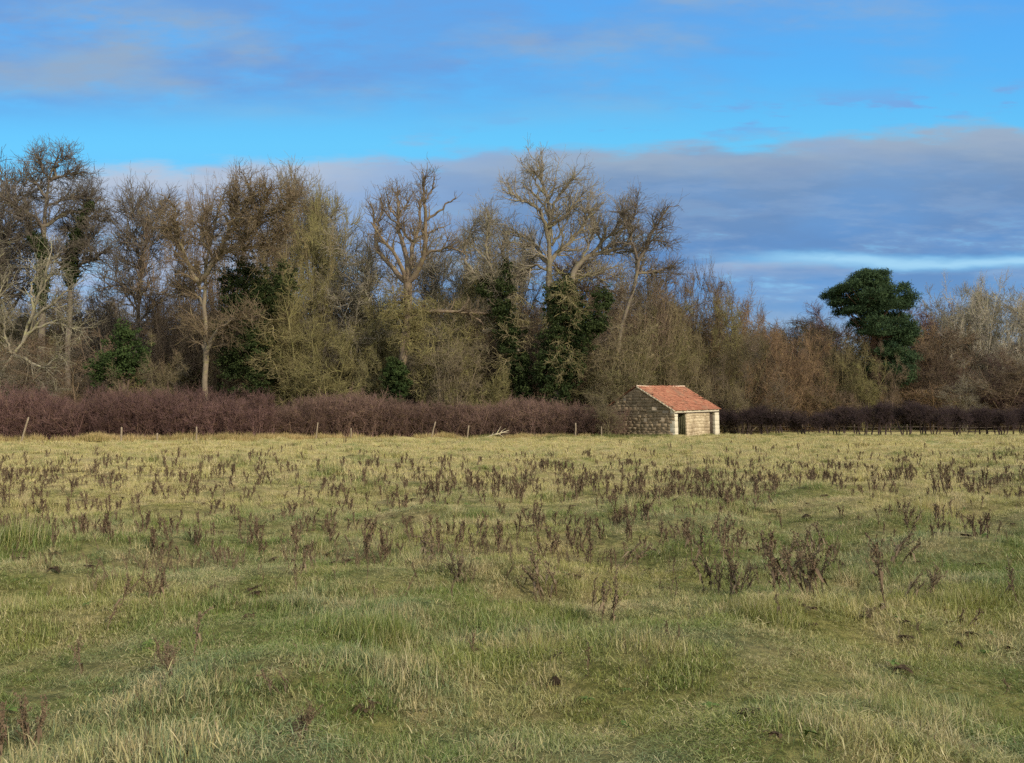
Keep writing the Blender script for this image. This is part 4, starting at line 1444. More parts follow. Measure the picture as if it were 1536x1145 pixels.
def hedge(name, path, lib, hfun, tint, label, seed, wide=1.0, rows=1):
    r = random.Random(seed)
    root = link(name, None, loc=(path[0][0], path[0][1], 0), label=label, cat='hedge')
    ox, oy = path[0][0], path[0][1]
    pts = np.array(path, float)
    s = np.r_[0, np.cumsum(np.hypot(*np.diff(pts, axis=0).T))]
    for row in range(rows):
        d = 0.6 * row
        while d < s[-1]:
            x = np.interp(d, s, pts[:, 0])
            y = np.interp(d, s, pts[:, 1])
            x2 = np.interp(min(d + 1, s[-1] + .01), s, pts[:, 0])
            y2 = np.interp(min(d + 1, s[-1] + .01), s, pts[:, 1])
            an = math.atan2(y2 - y, x2 - x) if (x2, y2) != (x, y) else 0
            y = y + row * 1.4
            i = r.randrange(len(lib))
            h = hfun(x) * (r.uniform(0.86, 1.1) + 0.06 * math.sin(x * 0.5 + seed))
            z = float(ground_z(x, y))
            flip = r.choice((0, math.pi))
            v = r.uniform(0.72, 1.25)
            for nm, me, k in (('stems', lib[i][0], 1.15), ('twigs', lib[i][1], 1.0)):
                o = link(nm, me, root, loc=(x - ox, y - oy, z))
                o.rotation_euler = (0, 0, an + flip + r.uniform(-.1, .1))
                o.scale = (r.uniform(0.95, 1.1), wide, h / 3.0)
                o.color = (tint[0] * v * k, tint[1] * v * k, tint[2] * v * k, 1)
            d += 2.1 if lib is HS else 2.8
    return root


def gp(px, Yd):
    return ((px - 768) / F * Yd, Yd)


HP = (0.18, 0.108, 0.098)
hedge('hedge', [gp(-120, 53), gp(120, 55.5), gp(300, 57.5), gp(395, 58.5)], HS, lambda x: 2.95, HP,
      'tall purple-brown twiggy hedge along the left side of the field', 1, 1.0, 2)
hedge('hedge', [gp(375, 62.5), gp(560, 65), gp(760, 67), gp(905, 68)], HS, lambda x: 2.55 + 0.25 * math.sin(x * 0.4), (0.185, 0.12, 0.10),
      'lower tangled purple-brown hedge in the middle, running to the barn', 2, 0.95, 2)
hedge('hedge', [gp(1086, 77), gp(1250, 76), gp(1400, 74.5), gp(1660, 73)], HO, lambda x: 2.8 + 0.018 * (x - 18), (0.062, 0.043, 0.044),
      'dark trimmed hedge with bare stems and gaps below, right of the barn', 3, 0.9, 1)
hedge('hedge', [gp(1086, 112), gp(1300, 112), gp(1660, 112)], HS, lambda x: 2.6, (0.26, 0.17, 0.15),
      'far purple-brown hedge seen over the trimmed one on the right', 4, 1.0, 1)

# ------------------------------------------------------------------ verge grass at the hedge feet
tall_specs = [dict(n=110, rad=0.40, lmin=0.25, lmax=0.62, w=0.014, lean=0.5, droop=0.15) for _ in range(4)]
C_tall = tuft_collection('dry_tuft', tall_specs, M['tall'])
C_verge = tuft_collection('verge_tuft', [dict(n=110, rad=0.42, lmin=0.15, lmax=0.42, w=0.013, lean=0.6, droop=0.25) for _ in range(4)], M['verge'])


def strip(name, path, wid, dens, coll, smin, smax, label, seed):
    r = np.random.RandomState(seed)
    pts = np.array(path, float)
    s = np.r_[0, np.cumsum(np.hypot(*np.diff(pts, axis=0).T))]
    n = int(s[-1] * wid * dens)
    d = r.uniform(0, s[-1], n)
    x = np.interp(d, s, pts[:, 0]) + r.normal(0, 0.2, n)
    y = np.interp(d, s, pts[:, 1]) + r.uniform(-wid / 2, wid / 2, n)
    keep = hnoise(x, y, seed, 3.5) + r.normal(0, 0.6, n) > -0.9
    x, y = x[keep], y[keep]
    n = len(x)
    sc = r.uniform(smin, smax, n)
    scatter(name, np.stack([x, y, ground_z(x, y)], 1), r.uniform(0, 6.28, n), sc, r.randint(0, 4, n), coll, label, 0.1)


strip('tall_grass', [gp(-120, 51.4), gp(120, 54.0), gp(300, 55.8), gp(400, 57.0)], 1.4, 13, C_tall, 0.7, 1.3, 'dry straw coloured tall grass along the foot of the left hedge', 91)
strip('tall_grass', [gp(395, 58.5), gp(480, 62.0), gp(600, 63.6), gp(905, 66.2)], 1.6, 9, C_tall, 0.5, 1.05, 'dry tall grass along the foot of the middle hedge', 92)
strip('verge_grass', [gp(1075, 72.2), gp(1250, 72.4), gp(1400, 71.4), gp(1660, 70.0)], 5.0, 5.5, C_verge, 0.35, 0.7, 'dull green verge grass below the trimmed hedge', 93)
strip('verge_grass', [gp(700, 66), gp(905, 65.2), gp(1000, 65.6)], 2.2, 9, C_verge, 0.7, 1.35, 'rank green grass at the foot of the barn gable', 94)
strip('verge_grass', [gp(1015, 65.0), gp(1085, 69.2), gp(1110, 71.0)], 0.7, 9, C_verge, 0.3, 0.6, 'short grass in front of the barn doors', 95)

# ------------------------------------------------------------------ the stone barn
TH = math.radians(47)
BX, BY = (1012 - 768) / F * 66.0, 66.0
LEN, DEP = 7.0, 7.0
EAVE, RIDGE = 2.14, 4.12
barn = link('stone_barn', None, loc=(BX, BY, float(ground_z(BX, BY)) - 0.03),
            label='small old stone barn with an orange pantile roof and two doorways', cat='barn')
# local frame: +x along the front wall (away to the right), +y back along the gable (to the left)
barn.rotation_euler = (0, math.radians(-1.4), TH)
WT = 0.45


def blocks(rng, length, z0, z1, hmin, hmax, lmin, lmax, holes, top=None, jit=0.02, gap=0.009):
    """rubble blocks of a wall in the plane y=0, outer side at -y; returns boxes (x0,x1,z0,z1,zt0,zt1,depth)"""
    out = []
    z = z0
    while z < z1:
        h = rng.uniform(hmin, hmax)
        x = 0.0
        while x < length - 0.02:
            l = min(rng.uniform(lmin, lmax), length - x)
            if length - (x + l) < lmin * 0.5:
                l = length - x
            a, b, c, d = x + gap / 2, x + l - gap / 2, z + gap / 2, min(z + h, z1) - gap / 2
            x += l
            ok = True
            for (hx0, hx1, hz0, hz1) in holes:
                if b > hx0 and a < hx1 and d > hz0 and c < hz1:
                    if a < hx0 - 0.05:
                        b = hx0
                    elif b > hx1 + 0.05:
                        a = hx1
                    elif d > hz1 + 0.05:
                        c = hz1
                    else:
                        ok = False
            if not ok or b - a < 0.04:
                continue
            da = db = d
            if top is not None:
                da, db = min(d, top(a)), min(d, top(b))
                if da <= c + 0.01 and db <= c + 0.01:
                    continue
                da, db = max(da, c + 0.005), max(db, c + 0.005)
            out.append((a, b, c, da, db, rng.uniform(0, jit)))
        z += h
    return out


def block_mesh(name, bl, mat, thick, xf, rng):
    V, Q, TI = [], [], []
    for (a, b, c, da, db, dp) in bl:
        k = len(V)
        j = lambda: rng.uniform(-0.01, 0.01)
        e = rng.uniform(0.006, 0.02)
        fr = [(a + e + j(), c + e), (b - e + j(), c + e), (b - e + j(), max(db - e, c + e)), (a + e + j(), max(da - e, c + e))]
        mid = [(a, c), (b, c), (b, db), (a, da)]
        for (x, z) in fr:
            V.append((x, -dp - 0.02 + j() * 0.5, z))
        for (x, z) in mid:
            V.append((x, -dp + 0.02, z))
        for (x, z) in mid:
            V.append((x, thick, z))
        Q += [(k, k + 1, k + 2, k + 3)]
        for i in range(4):
            i2 = (i + 1) % 4
            Q.append((k + i2, k + i, k + 4 + i, k + 4 + i2))
            Q.append((k + 4 + i2, k + 4 + i, k + 8 + i, k + 8 + i2))
        TI += [rng.uniform(0, 1)] * 12
    V = np.array([xf((p[0], p[1], p[2] + 0.035 * math.sin(1.9 * p[0] + 1.3 * p[2]) * min(1, max(0, 3.5 - p[2])) * min(1, max(0, (EAVE - 0.25 - p[2]) * 3)) if name == 'front_wall' else p[2] + 0.03 * math.sin(1.7 * p[0]) * (1 if p[2] < 2 else 0.3))) for p in V])
    return mesh_np(name, V, np.array(Q), mats=[mat], attr={'tint': TI})


class MB:
    def __init__(self):
        self.v, self.q, self.t = [], [], []

    def box(self, x0, x1, y0, y1, z0, z1, rot=None, piv=(0, 0, 0), tint=0.5):
        k = len(self.v)
        for x in (x0, x1):
            for y in (y0, y1):
                for z in (z0, z1):
                    p = Vector((x, y, z))
                    if rot is not None:
                        p = rot @ (p - Vector(piv)) + Vector(piv)
                    self.v.append(tuple(p))
        for f in ((0, 1, 3, 2), (4, 6, 7, 5), (0, 4, 5, 1), (2, 3, 7, 6), (0, 2, 6, 4), (1, 5, 7, 3)):
            self.q.append([k + i for i in f])
        self.t += [tint] * 8

    def poly_prism(self, pts, y0, y1):
        "quad-strip prism of a convex outline in x,z"
        n = len(pts)
        k = len(self.v)
        for y in (y0, y1):
            for (x, z) in pts:
                self.v.append((x, y, z))
        for i in range(n):
            j = (i + 1) % n
            self.q.append([k + i, k + j, k + n + j, k + n + i])
        self.tri = getattr(self, 'tri', [])
        for i in range(1, n - 1):
            self.tri.append([k, k + i + 1, k + i])
            self.tri.append([k + n, k + n + i, k + n + i + 1])
        self.t += [0.5] * (2 * n)

    def build(self, name, mat, parent, xf=None, bevel=0.0, **kw):
        v = self.v if xf is None else [xf(p) for p in self.v]
        me = mesh_np(name, np.array(v), np.array(self.q), np.array(self.tri) if getattr(self, 'tri', None) else None, mats=[mat], attr={'tint': self.t})
        o = link(name, me, parent, **kw)
        if bevel:
            b = o.modifiers.new('bevel', 'BEVEL')
            b.width = bevel
            b.segments = 2
        return o


brg = random.Random(4)
D1 = (0.45, 1.75)
D2 = (5.4, 6.3)
DH = 1.86
front_xf = lambda p: (p[0], p[1], p[2])
bl = blocks(brg, LEN, -0.25, EAVE - 0.26, 0.10, 0.34, 0.14, 0.7, [(0, D1[1], -1, 9), (D2[0], LEN, -1, 9)], jit=0.015)
bl = [(a, b_, c - brg.uniform(-.01, .05), da + (k_ := brg.uniform(-.01, .05)), db + k_, brg.uniform(0, .03)) for (a, b_, c, da, db, dp) in bl]
link('front_wall', block_mesh('front_wall', bl, M['sandst'], 0.16, front_xf, brg), barn, label='sunlit pale sandstone front wall')
b = MB()
b.box(D1[1], D2[0], 0.001, WT, -0.3, EAVE - 0.2)
b.build('wall_core', M['mortarl'], barn)
# jambs of dressed stone
for (x0, x1) in ((0.0, D1[0]), (D2[1], LEN)):
    b = MB()
    z = -0.3
    while z < DH - 0.01:
        h = min(brg.uniform(0.3, 0.5), DH - z)
        b.box(x0 - 0.01 + brg.uniform(-.02, .02), x1 + brg.uniform(-.015, .015), -0.035 + brg.uniform(-.01, .01), WT - 0.01, z, z + h - 0.012)
        z += h
    b.build('jamb', M['cream'], barn, bevel=0.015)
b = MB()
x = -0.02
for l in (1.9, 1.2, 1.0, 1.3):
    b.box(x, x + l - 0.015, -0.03 + brg.uniform(-.012, .012), WT - 0.02, DH + 0.004, EAVE + brg.uniform(-.01, .01))
    x += l
b.box(x, LEN + 0.01, -0.03, WT - 0.02, DH + 0.004, EAVE)
b.build('lintel', M['cream'], barn, bevel=0.012)
# back wall
bl = blocks(brg, LEN, 0, EAVE, 0.18, 0.32, 0.3, 0.7, [], jit=0.03)
link('back_wall', block_mesh('back_wall', bl, M['stone'], 0.3, lambda p: (LEN - p[0], DEP - p[1], p[2]), brg), barn)


def roofz(y):
    return EAVE + (RIDGE - EAVE) * (1 - abs(y - DEP / 2) / (DEP / 2))


# gables: stones laid in courses, a projecting ledge, a row of dark sockets under it
for gi, gx_ in enumerate((0.0, LEN)):
    if gi == 0:      # outer face at x=0 looking -x; wall runs along +y
        xf = lambda p: (p[1], p[0] + 0.0, p[2])
    else:
        xf = lambda p: (LEN - p[1], p[0], p[2])
    holes = [(3.3, 3.5, 1.92, 2.1), (4.0, 4.22, 1.92, 2.1), (4.65, 4.85, 1.92, 2.1), (5.3, 5.5, 1.92, 2.1), (6.0, 6.2, 1.92, 2.1),
             (1.6, 2.1, 2.3, 2.42), (0.9, 1.15, 1.3, 1.5), (2.6, 2.9, 1.3, 1.38), (0.55, 0.8, 2.0, 2.14), (4.6, 4.9, 3.0, 3.1)] if gi == 0 else []
    bl = blocks(brg, DEP - 0.02, -0.25, RIDGE - 0.12, 0.07, 0.30, 0.14, 0.75, holes, top=lambda a: roofz(a) - 0.06, jit=0.035)
    y0 = WT if True else 0
    bl = [q_ for q_ in bl if q_[1] > 0.48 or q_[2] > EAVE - 0.1]
    link('gable_wall', block_mesh('gable_wall', bl, M['stone'], 0.2, xf, brg), barn, label='dull grey-brown rubble gable wall' if gi == 0 else None)
    b = MB()
    b.poly_prism([(0.46, -0.2), (DEP - 0.06, -0.2), (DEP - 0.06, EAVE - 0.12), (DEP / 2, RIDGE - 0.2), (0.46, EAVE - 0.04)], 0.008, 0.42)
    b.build('wall_core', M['mortar'], barn, xf=xf)
b = MB()
y = 2.6
while y < 6.7:
    l = brg.uniform(0.5, 0.9)
    b.box(-0.13 + brg.uniform(-.02, .02), 0.02, y, y + l - 0.02, 2.11, 2.2 + brg.uniform(0, .03))
    y += l
b.build('stone_ledge', M['stone'], barn, bevel=0.01)

# roof: pantiles laid in overlapping courses
def pantiles(side):
    V, Q, TI = [], [], []
    r = random.Random(31 + side)
    x0, x1 = -0.14, LEN + 0.14
    run_ = DEP / 2 + 0.16
    sl = math.hypot(run_, (RIDGE - EAVE) * run_ / (DEP / 2))
    dz = (RIDGE - EAVE) / (DEP / 2)
    ln = math.sqrt(1 + dz * dz)
    nC = 13
    wT = 0.235
    ncol = int((x1 - x0) / wT)
    wT = (x1 - x0) / ncol
    for c in range(nC):
        s0, s1 = c * sl / nC, (c + 1.16) * sl / nC
        for t in range(ncol):
            ti = r.uniform(0, 1)
            if r.random() < 0.04:
                ti = -0.6
            dx, ds, dzz = r.uniform(-.01, .01), r.uniform(-.04, .02) - (0.1 if r.random() < .05 else 0), r.uniform(-.004, .016)
            prof = 7
            k = len(V)
            for e, s in enumerate((s0 + ds, s1 + ds)):
                for i in range(prof):
                    u = i / (prof - 1)
                    hgt = 0.035 * math.sin(u * 2 * math.pi) + 0.012 * u
                    lift = (0.045 if e == 0 else 0.008) + hgt + dzz
                    yy = s / ln
                    yb = -0.16 + yy
                    z = EAVE + (yb) * dz + 0.03
                    sag = -0.11 * math.sin(math.pi * (x0 + (t + u) * wT) / LEN) * math.sin(math.pi * min(1, s / sl))
                    V.append((x0 + (t + u) * wT + dx, yb - dz / ln * lift, z + lift / ln + sag))
                    TI.append(ti)
            for i in range(prof - 1):
                Q.append((k + i, k + i + 1, k + prof + i + 1, k + prof + i))
            # front edge thickness
            k2 = len(V)
            for i in range(prof):
                p = V[k + i]
                V.append((p[0], p[1] + 0.005, p[2] - 0.02))
                TI.append(ti)
            for i in range(prof - 1):
                Q.append((k2 + i, k2 + i + 1, k + i + 1, k + i))
    V = np.array(V)
    if side:
        V[:, 1] = DEP - V[:, 1]
    return mesh_np('roof', V, np.array(Q), mats=[M['tile']], attr={'tint': TI})


rf = link('roof', pantiles(0), barn, label='orange clay pantile roof slope')
link('roof', pantiles(1), barn)
for s_ in (0, 1):        # boarding under the tiles
    b = MB()
    b.poly_prism([(0, 0), (0, -0.03), (1, -0.03), (1, 0)], 0, 1)
    zz = lambda p, s_=s_: (LEN * p[1], ((-0.1 + (DEP / 2 + 0.1) * p[0]) if s_ == 0 else DEP + 0.1 - (DEP / 2 + 0.1) * p[0]),
                           EAVE + (-0.1 + (DEP / 2 + 0.1) * p[0]) * (RIDGE - EAVE) / (DEP / 2) + p[2] - 0.19)
    b.build('roof_boards', M['door'], barn, xf=zz)
# ridge tiles
V, Q = [], []
r_ = random.Random(8)
x = -0.2
while x < LEN + 0.15:
    l = 0.42
    k = len(V)
    for xx, rr in ((x, 0.15), (x + l, 0.135)):
        for i in range(7):
            a = math.pi * i / 6
            V.append((xx, DEP / 2 + math.cos(a) * rr, RIDGE + 0.0 + math.sin(a) * rr * 0.75 + r_.uniform(-.008, .008) - 0.09 * math.sin(math.pi * max(0, min(1, xx / LEN)))))
    Q += [(k + i, k + i + 1, k + 8 + i, k + 7 + i) for i in range(6)]
    x += l - 0.03
link('ridge_tiles', mesh_np('ridge_tiles', np.array(V), np.array(Q), mats=[M['ridge']], smooth=True), barn)
# verge mortar along the near gable
b = MB()
for i in range(12):
    t0_ = i / 12
    t1_ = (i + 1) / 12
    y0_, y1_ = -0.12 + t0_ * (DEP / 2 + 0.12), -0.12 + t1_ * (DEP / 2 + 0.12)
    za = roofz(max(0, y0_)) if y0_ >= 0 else EAVE + y0_ * (RIDGE - EAVE) / (DEP / 2)
    zb = EAVE + y1_ * (RIDGE - EAVE) / (DEP / 2)
    k = len(b.v)
    w = brg.uniform(0.02, 0.05)
    for (x, y, z) in ((-0.15 - w, y0_, za - 0.07), (0.05, y0_, za - 0.07), (0.05, y0_, za + 0.05), (-0.15 - w, y0_, za + 0.05),
                      (-0.15 - w, y1_, zb - 0.07), (0.05, y1_, zb - 0.07), (0.05, y1_, zb + 0.05), (-0.15 - w, y1_, zb + 0.05)):
        b.v.append((x, y, z))
        b.t.append(.5)
    for f in ((0, 1, 2, 3), (7, 6, 5, 4), (0, 4, 5, 1), (1, 5, 6, 2), (2, 6, 7, 3), (3, 7, 4, 0)):
        b.q.append([k + i for i in f])
b.build('verge', M['mortarl'], barn)
# doors: the left one half open and mossy, the right one shut and dark
dr = link('door', None, barn, loc=(D1[1] - 0.045, 0.06, 0), label='half open mossy plank door')
dr.rotation_euler = (0, 0, math.radians(-84))
b = MB()
for i in range(5):
    b.box(-0.78 + i * 0.155, -0.78 + i * 0.155 + 0.146, 0, 0.03, 0.05, DH - 0.06 - brg.uniform(0, .03))
b.build('planks', M['doorg'], dr)
b = MB()
for z in (0.3, 1.0, 1.6):
    b.box(-0.77, -0.01, 0.033, 0.06, z, z + 0.1)
b.build('battens', M['doorg'], dr)
dr2 = link('door', None, barn, loc=(D2[0], 0.2, 0), label='shut dark plank door')
b = MB()
for i in range(4):
    b.box(0.0 + i * 0.225, i * 0.225 + 0.217, 0, 0.03, 0.04, DH - 0.03)
b.build('planks', M['door'], dr2)
b = MB()
b.box(0.02, 0.5, -0.012, -0.003, 0.4, 0.45)
b.box(0.02, 0.5, -0.012, -0.003, 1.4, 1.45)
b.box(0.5, 0.55, -0.05, -0.003, 0.9, 1.02)
b.build('hinge_straps', M['iron'], dr2)

# ------------------------------------------------------------------ fence posts
def post(px, base_px, top_px, Yd, lean, label, wire=False):
    x, y = gp(px, Yd)
    z = float(ground_z(x, y))
    h = (base_px - top_px) / F * Yd
    g = np.random.RandomState(int(px))
    K = 6
    P = np.stack([np.linspace(0, lean * h, K) + g.normal(0, .006, K), g.normal(0, .006, K), np.linspace(-0.15, h, K)], 1)
    r = g.uniform(0.045, 0.06)
    V, Fq = tubes([(P[None], (r * np.array([1.05, 1, 1, .97, .95, .9]))[None], 7)])
    V = np.concatenate([V, P[-1:] + np.array([[0, 0, 0.02]])])
    last = len(V) - 1
    tri = [[(K - 1) * 7 + i, (K - 1) * 7 + (i + 1) % 7, last] for i in range(7)]
    me = mesh_np('fence_post', V, Fq, np.array(tri), mats=[M['post']])
    return link('fence_post', me, loc=(x, y, z), label=label, cat='fence post', group='old fence posts along the hedge')


post(32, 668, 630, 51.2, 0.30, 'pale leaning post at the foot of the hedge, farthest left')
post(183, 667, 645, 52.8, 0.02, 'upright pale post in front of the left hedge')
post(237, 663, 649, 54.0, 0.0, 'short stub of a post in the tall grass of the left hedge')
post(296, 667, 644, 54.5, -0.03, 'pale post in front of the right end of the tall left hedge')
post(474, 658, 632, 60.6, 0.12, 'thin post where the middle hedge begins')
post(527, 658, 642, 61.8, 0.0, 'short pale stake by the middle hedge, below the lichened shrubs')
post(647, 658, 635, 62.8, 0.28, 'grey post leaning right by the middle hedge')
post(700, 656, 633, 63.3, 0.15, 'slightly leaning post right of the leaning grey one')
post(863, 656, 634, 64.4, 0.02, 'upright grey post left of the barn')
post(902, 656, 640, 64.6, 0.0, 'short grey post nearest the barn gable')
# rail fence behind the trimmed hedge
fr = link('rail_fence', None, loc=(gp(1086, 80)[0], 80, 0), label='low dark rail fence seen through the gaps of the trimmed hedge', cat='fence')
xa, xb = gp(1086, 80)[0], gp(1640, 78)[0]
n_ = 15
pos = [(xa + (xb - xa) * i / (n_ - 1), 80 - 2 * i / (n_ - 1)) for i in range(n_)]
for i, (x, y) in enumerate(pos):
    z = float(ground_z(x, y))
    b = MB()
    b.box(x - xa - .05, x - xa + .05, y - 80 - .05, y - 80 + .05, z - .1, z + 1.0)
    b.build('post', M['door'], fr)
    if i:
        x0, y0 = pos[i - 1]
        z0 = float(ground_z(x0, y0))
        for hh in (0.35, 0.75):
            b = MB()
            P, R = single([(x0 - xa, y0 - 80 - .06, z0 + hh), (x - xa, y - 80 - .06, z + hh)], [0.035, 0.035])
            v, f = tubes([(P, R, 4)])
            link('rail', mesh_np('rail', v, f, mats=[M['door']]), fr)
# dead branch lying at the hedge foot
g = np.random.RandomState(3)
P, R = single([(0, 0, 0.05), (0.5, 0, 0.25), (1.0, 0.1, 0.35), (1.7, 0.1, 0.6)], [0.06, 0.05, 0.04, 0.02])
A = sprout(g, P, R, 9, 0.2, (25, 60), None, 5, 0.15, 0.03, 0.7, 0.03, 0.4, labs=(0.5, 1.1))
x, y = gp(730, 63.5)
o = link('dead_branch', wood_mesh('dead_branch', [(P, R, 5), (A[0], A[1], 4)]), loc=(x, y, float(ground_z(x, y))),
         label='pale fallen branch lying at the foot of the middle hedge', cat='branch')
o.color = (0.55, 0.48, 0.34, 1)

# ------------------------------------------------------------------ dead docks in the field
def dock_arrays(seed, H=0.55, stems=1, dense=1.0, fl=1.0):
    "returns stem verts/quads and seed-head verts/quads for one withered dock"
    g = np.random.RandomState(seed)
    st = np.stack([g.normal(0, .03 * stems ** .5, stems), g.normal(0, .03 * stems ** .5, stems), np.full(stems, -0.03)], 1)
    d = np.stack([g.normal(0, .17, stems), g.normal(0, .17, stems), np.ones(stems)], 1)
    P = run(g, st, d, H * g.uniform(0.7, 1.05, stems), 7, 0.10, -0.01)
    R = np.full(stems, 0.006)[:, None] * np.linspace(1.1, 0.5, 7)[None] * fl
    A = sprout(g, P, R, int(9 * stems), 0.35, (14, 45), None, 5, 0.12, 0.05, 0.7, 0.0035 * fl, 0.6, labs=(0.08, 0.26))
    # leafless stems carry whorls of papery seeds
    src = [(P, 0.35, 90 * stems), (A[0], 0.1, 210 * stems)]
    pp = []
    for Q, t0, n in src:
        n = int(n * dense)
        i = g.randint(0, len(Q), n)
        K = Q.shape[1]
        t = (t0 + (1 - t0) * g.uniform(0, 1, n)) * (K - 1)
        t = np.round(t * 2.5) / 2.5 + g.normal(0, 0.07, n)
        t = np.clip(t, 0, K - 1.001)
        k = t.astype(int)
        f = (t - k)[:, None]
        pp.append(Q[i, k] * (1 - f) + Q[i, k + 1] * f + norm(g.normal(0, 1, (n, 3))) * g.uniform(0.002, 0.017, n)[:, None])
    pp = np.concatenate(pp)
    n = len(pp)
    a = norm(g.normal(0, 1, (n, 3)))
    b = norm(np.cross(a, g.normal(0, 1, (n, 3))))
    s = g.uniform(0.005, 0.011, n)[:, None] * fl
    V = np.stack([pp - a * s, pp + b * s, pp + a * s, pp - b * s], 1).reshape(-1, 3)
    Qd = np.arange(4 * n).reshape(n, 4)
    # a few shrivelled hanging leaves low on the stem
    m = 5 * stems
    i = g.randint(0, stems, m)
    k = g.randint(1, 5, m)
    base = P[i, k]
    az = g.uniform(0, 6.28, m)
    L = g.uniform(0.05, 0.13, m)[:, None]
    o = np.stack([np.cos(az), np.sin(az), np.full(m, 0.1)], 1)
    dn = np.stack([np.cos(az) * .4, np.sin(az) * .4, np.full(m, -1.0)], 1)
    sd = np.stack([-np.sin(az), np.cos(az), np.zeros(m)], 1) * 0.014
    p1 = base + o * L * 0.4
    p2 = p1 + dn * L
    LV = np.stack([base - sd * .2, base + sd * .2, p1 + sd, p1 - sd, p2 + sd * .3, p2 - sd * .3], 1)
    k0 = len(V)
    V = np.concatenate([V, LV.reshape(-1, 3)])
    lq = (k0 + np.arange(m)[:, None, None] * 6 + np.array([[0, 1, 2, 3], [3, 2, 4, 5]])[None]).reshape(-1, 4)
    Qd = np.concatenate([Qd, lq])
    ti = g.uniform(0, 1, len(V) // 2).repeat(2)
    ti = np.resize(ti, len(V))
    v, f = tubes([(P, R, 5), (A[0], A[1], 3)])
    return v, f, V, Qd, ti


docks = []
for i in range(9):
    stems = (1, 1, 1, 2, 2, 3, 4, 6, 9)[i]
    v, f, V, Qd, ti = dock_arrays(300 + i, 0.55, stems, 1.0 if stems < 4 else 0.8)
    sm = mesh_np('stem', v, f, mats=[M['dstem']], attr={'tint': np.full(len(v), 0.4)})
    hm = mesh_np('seed_head', V, Qd, mats=[M['dock']], attr={'tint': ti})
    nv = len(v)
    one = mesh_np('dead_dock', np.concatenate([v, V]), np.concatenate([f, Qd + nv]), mats=[M['dock']],
                  attr={'tint': np.concatenate([np.full(nv, .35), ti])})
    docks.append((sm, hm, one))

named = [  # photo x, foot y, height px, variant, label
    (1325, 922, 98, 1, 'tall crooked dead dock stalk standing alone right of the big dead clump'),
    (1345, 850, 50, 4, 'arched cluster of dead dock just above the tall crooked stalk'),
    (1200, 905, 80, 8, 'biggest bushy clump of dead dock in the right half of the field'),
    (1228, 838, 52, 3, 'dead dock stalk directly above the biggest bushy clump'),
    (1180, 865, 50, 6, 'dead dock clump touching the upper left of the biggest clump'),
    (1092, 893, 62, 5, 'dead dock group low left of the biggest clump'),
    (1062, 885, 52, 4, 'ragged dead dock left of the low group beside the biggest clump'),
    (1110, 898, 46, 3, 'short dead dock right of the low group beside the biggest clump'),
    (1085, 850, 78, 2, 'upright dark dead dock stem above the low group'),
    (1038, 842, 60, 3, 'pair of dead dock stems left of the upright dark stem'),
    (1396, 890, 36, 6, 'squat dead dock tuft in the short grass at the right'),
    (1390, 950, 30, 0, 'small forked dead dock in the short green grass at the right'),
    (1445, 934, 32, 3, 'small branched dead dock right of the small forked one'),
    (1172, 945, 38, 1, 'single dark dead dock spike below the biggest clump'),
    (1530, 905, 50, 3, 'dead dock at the right edge of the picture'),
    (905, 915, 70, 4, 'dead dock with two heads right of centre, bordering the smooth grass'),
    (718, 987, 42, 0, 'small crooked dead dock alone in the smooth grass at the centre'),
    (879, 1012, 36, 1, 'reddish dead dock spike in the foreground right of centre'),
    (182, 915, 58, 2, 'dark dead dock stalk in the left foreground, taller of two'),
    (165, 938, 38, 0, 'dark dead dock stalk just below the taller one on the left'),
    (124, 992, 52, 2, 'slim dead dock in straw coloured grass at the left'),
    (286, 992, 68, 1, 'tall dark dead dock spike left of centre in the foreground'),
    (253, 988, 46, 0, 'slim dead dock beside the tall dark spike'),
    (256, 1030, 46, 6, 'brown collapsed dead dock below the tall dark spike'),
    (12, 1085, 80, 8, 'large brown dead clump at the left edge in the foreground'),
    (428, 1068, 44, 3, 'dead dock at the bottom left of centre'),
    (448, 870, 40, 3, 'reddish pair of dead dock stems left of centre'),
    (470, 868, 38, 1, 'single reddish dead dock stem right of the reddish pair'),
    (232, 900, 44, 6, 'brown drooping dead dock tuft in the left field'),
    (812, 868, 58, 5, 'dead dock group at the middle of the field near the centre'),
    (655, 850, 46, 5, 'low brown dead dock group left of the centre'),
    (690, 868, 40, 6, 'matted dead dock group right of the low brown one'),
    (935, 838, 52, 3, 'pair of dead dock stems in the middle distance right of centre'),
    (1425, 775, 36, 1, 'thin dark dead dock stem standing out at the right in the middle field'),
    (1365, 800, 30, 3, 'dead dock pair in the middle field at the right'),
    (452, 1140, 40, 6, 'dark withered dock plant at the bottom edge of the picture'),
    (1505, 1010, 24, 0, 'short dead dock stub low at the right edge'),
    (1010, 985, 26, 3, 'small dead dock low in the grass right of centre'),
]
drng = random.Random(77)
GD = 'dead dock plants in the field'


def put_dock(x, y, hgt, var, label, parts, spread=1.0):
    z = float(ground_z(x, y))
    s = hgt / 0.55
    sm, hm, one = docks[var]
    if parts:
        root = link('dead_dock', None, loc=(x, y, z), label=label, cat='dock plant', group=GD)
        link('stem', sm, root)
        link('seed_head', hm, root)
    else:
        root = link('dead_dock', one, loc=(x, y, z), label=label, cat='dock plant', group=GD)
    w = s * spread
    root.scale = (w, w, s)
    root.rotation_euler = (drng.gauss(0, .22), drng.gauss(0, .22), drng.uniform(0, 6.28))


for (px, py, hp, var, lab) in named:
    x, y = gpt(px, py)
    k = 1.15 if var < 4 else 1.5
    put_dock(x, y, hp / F * y * 1.1 + 0.04, var, lab, True, k * 0.85 if hp < 60 else 0.95)

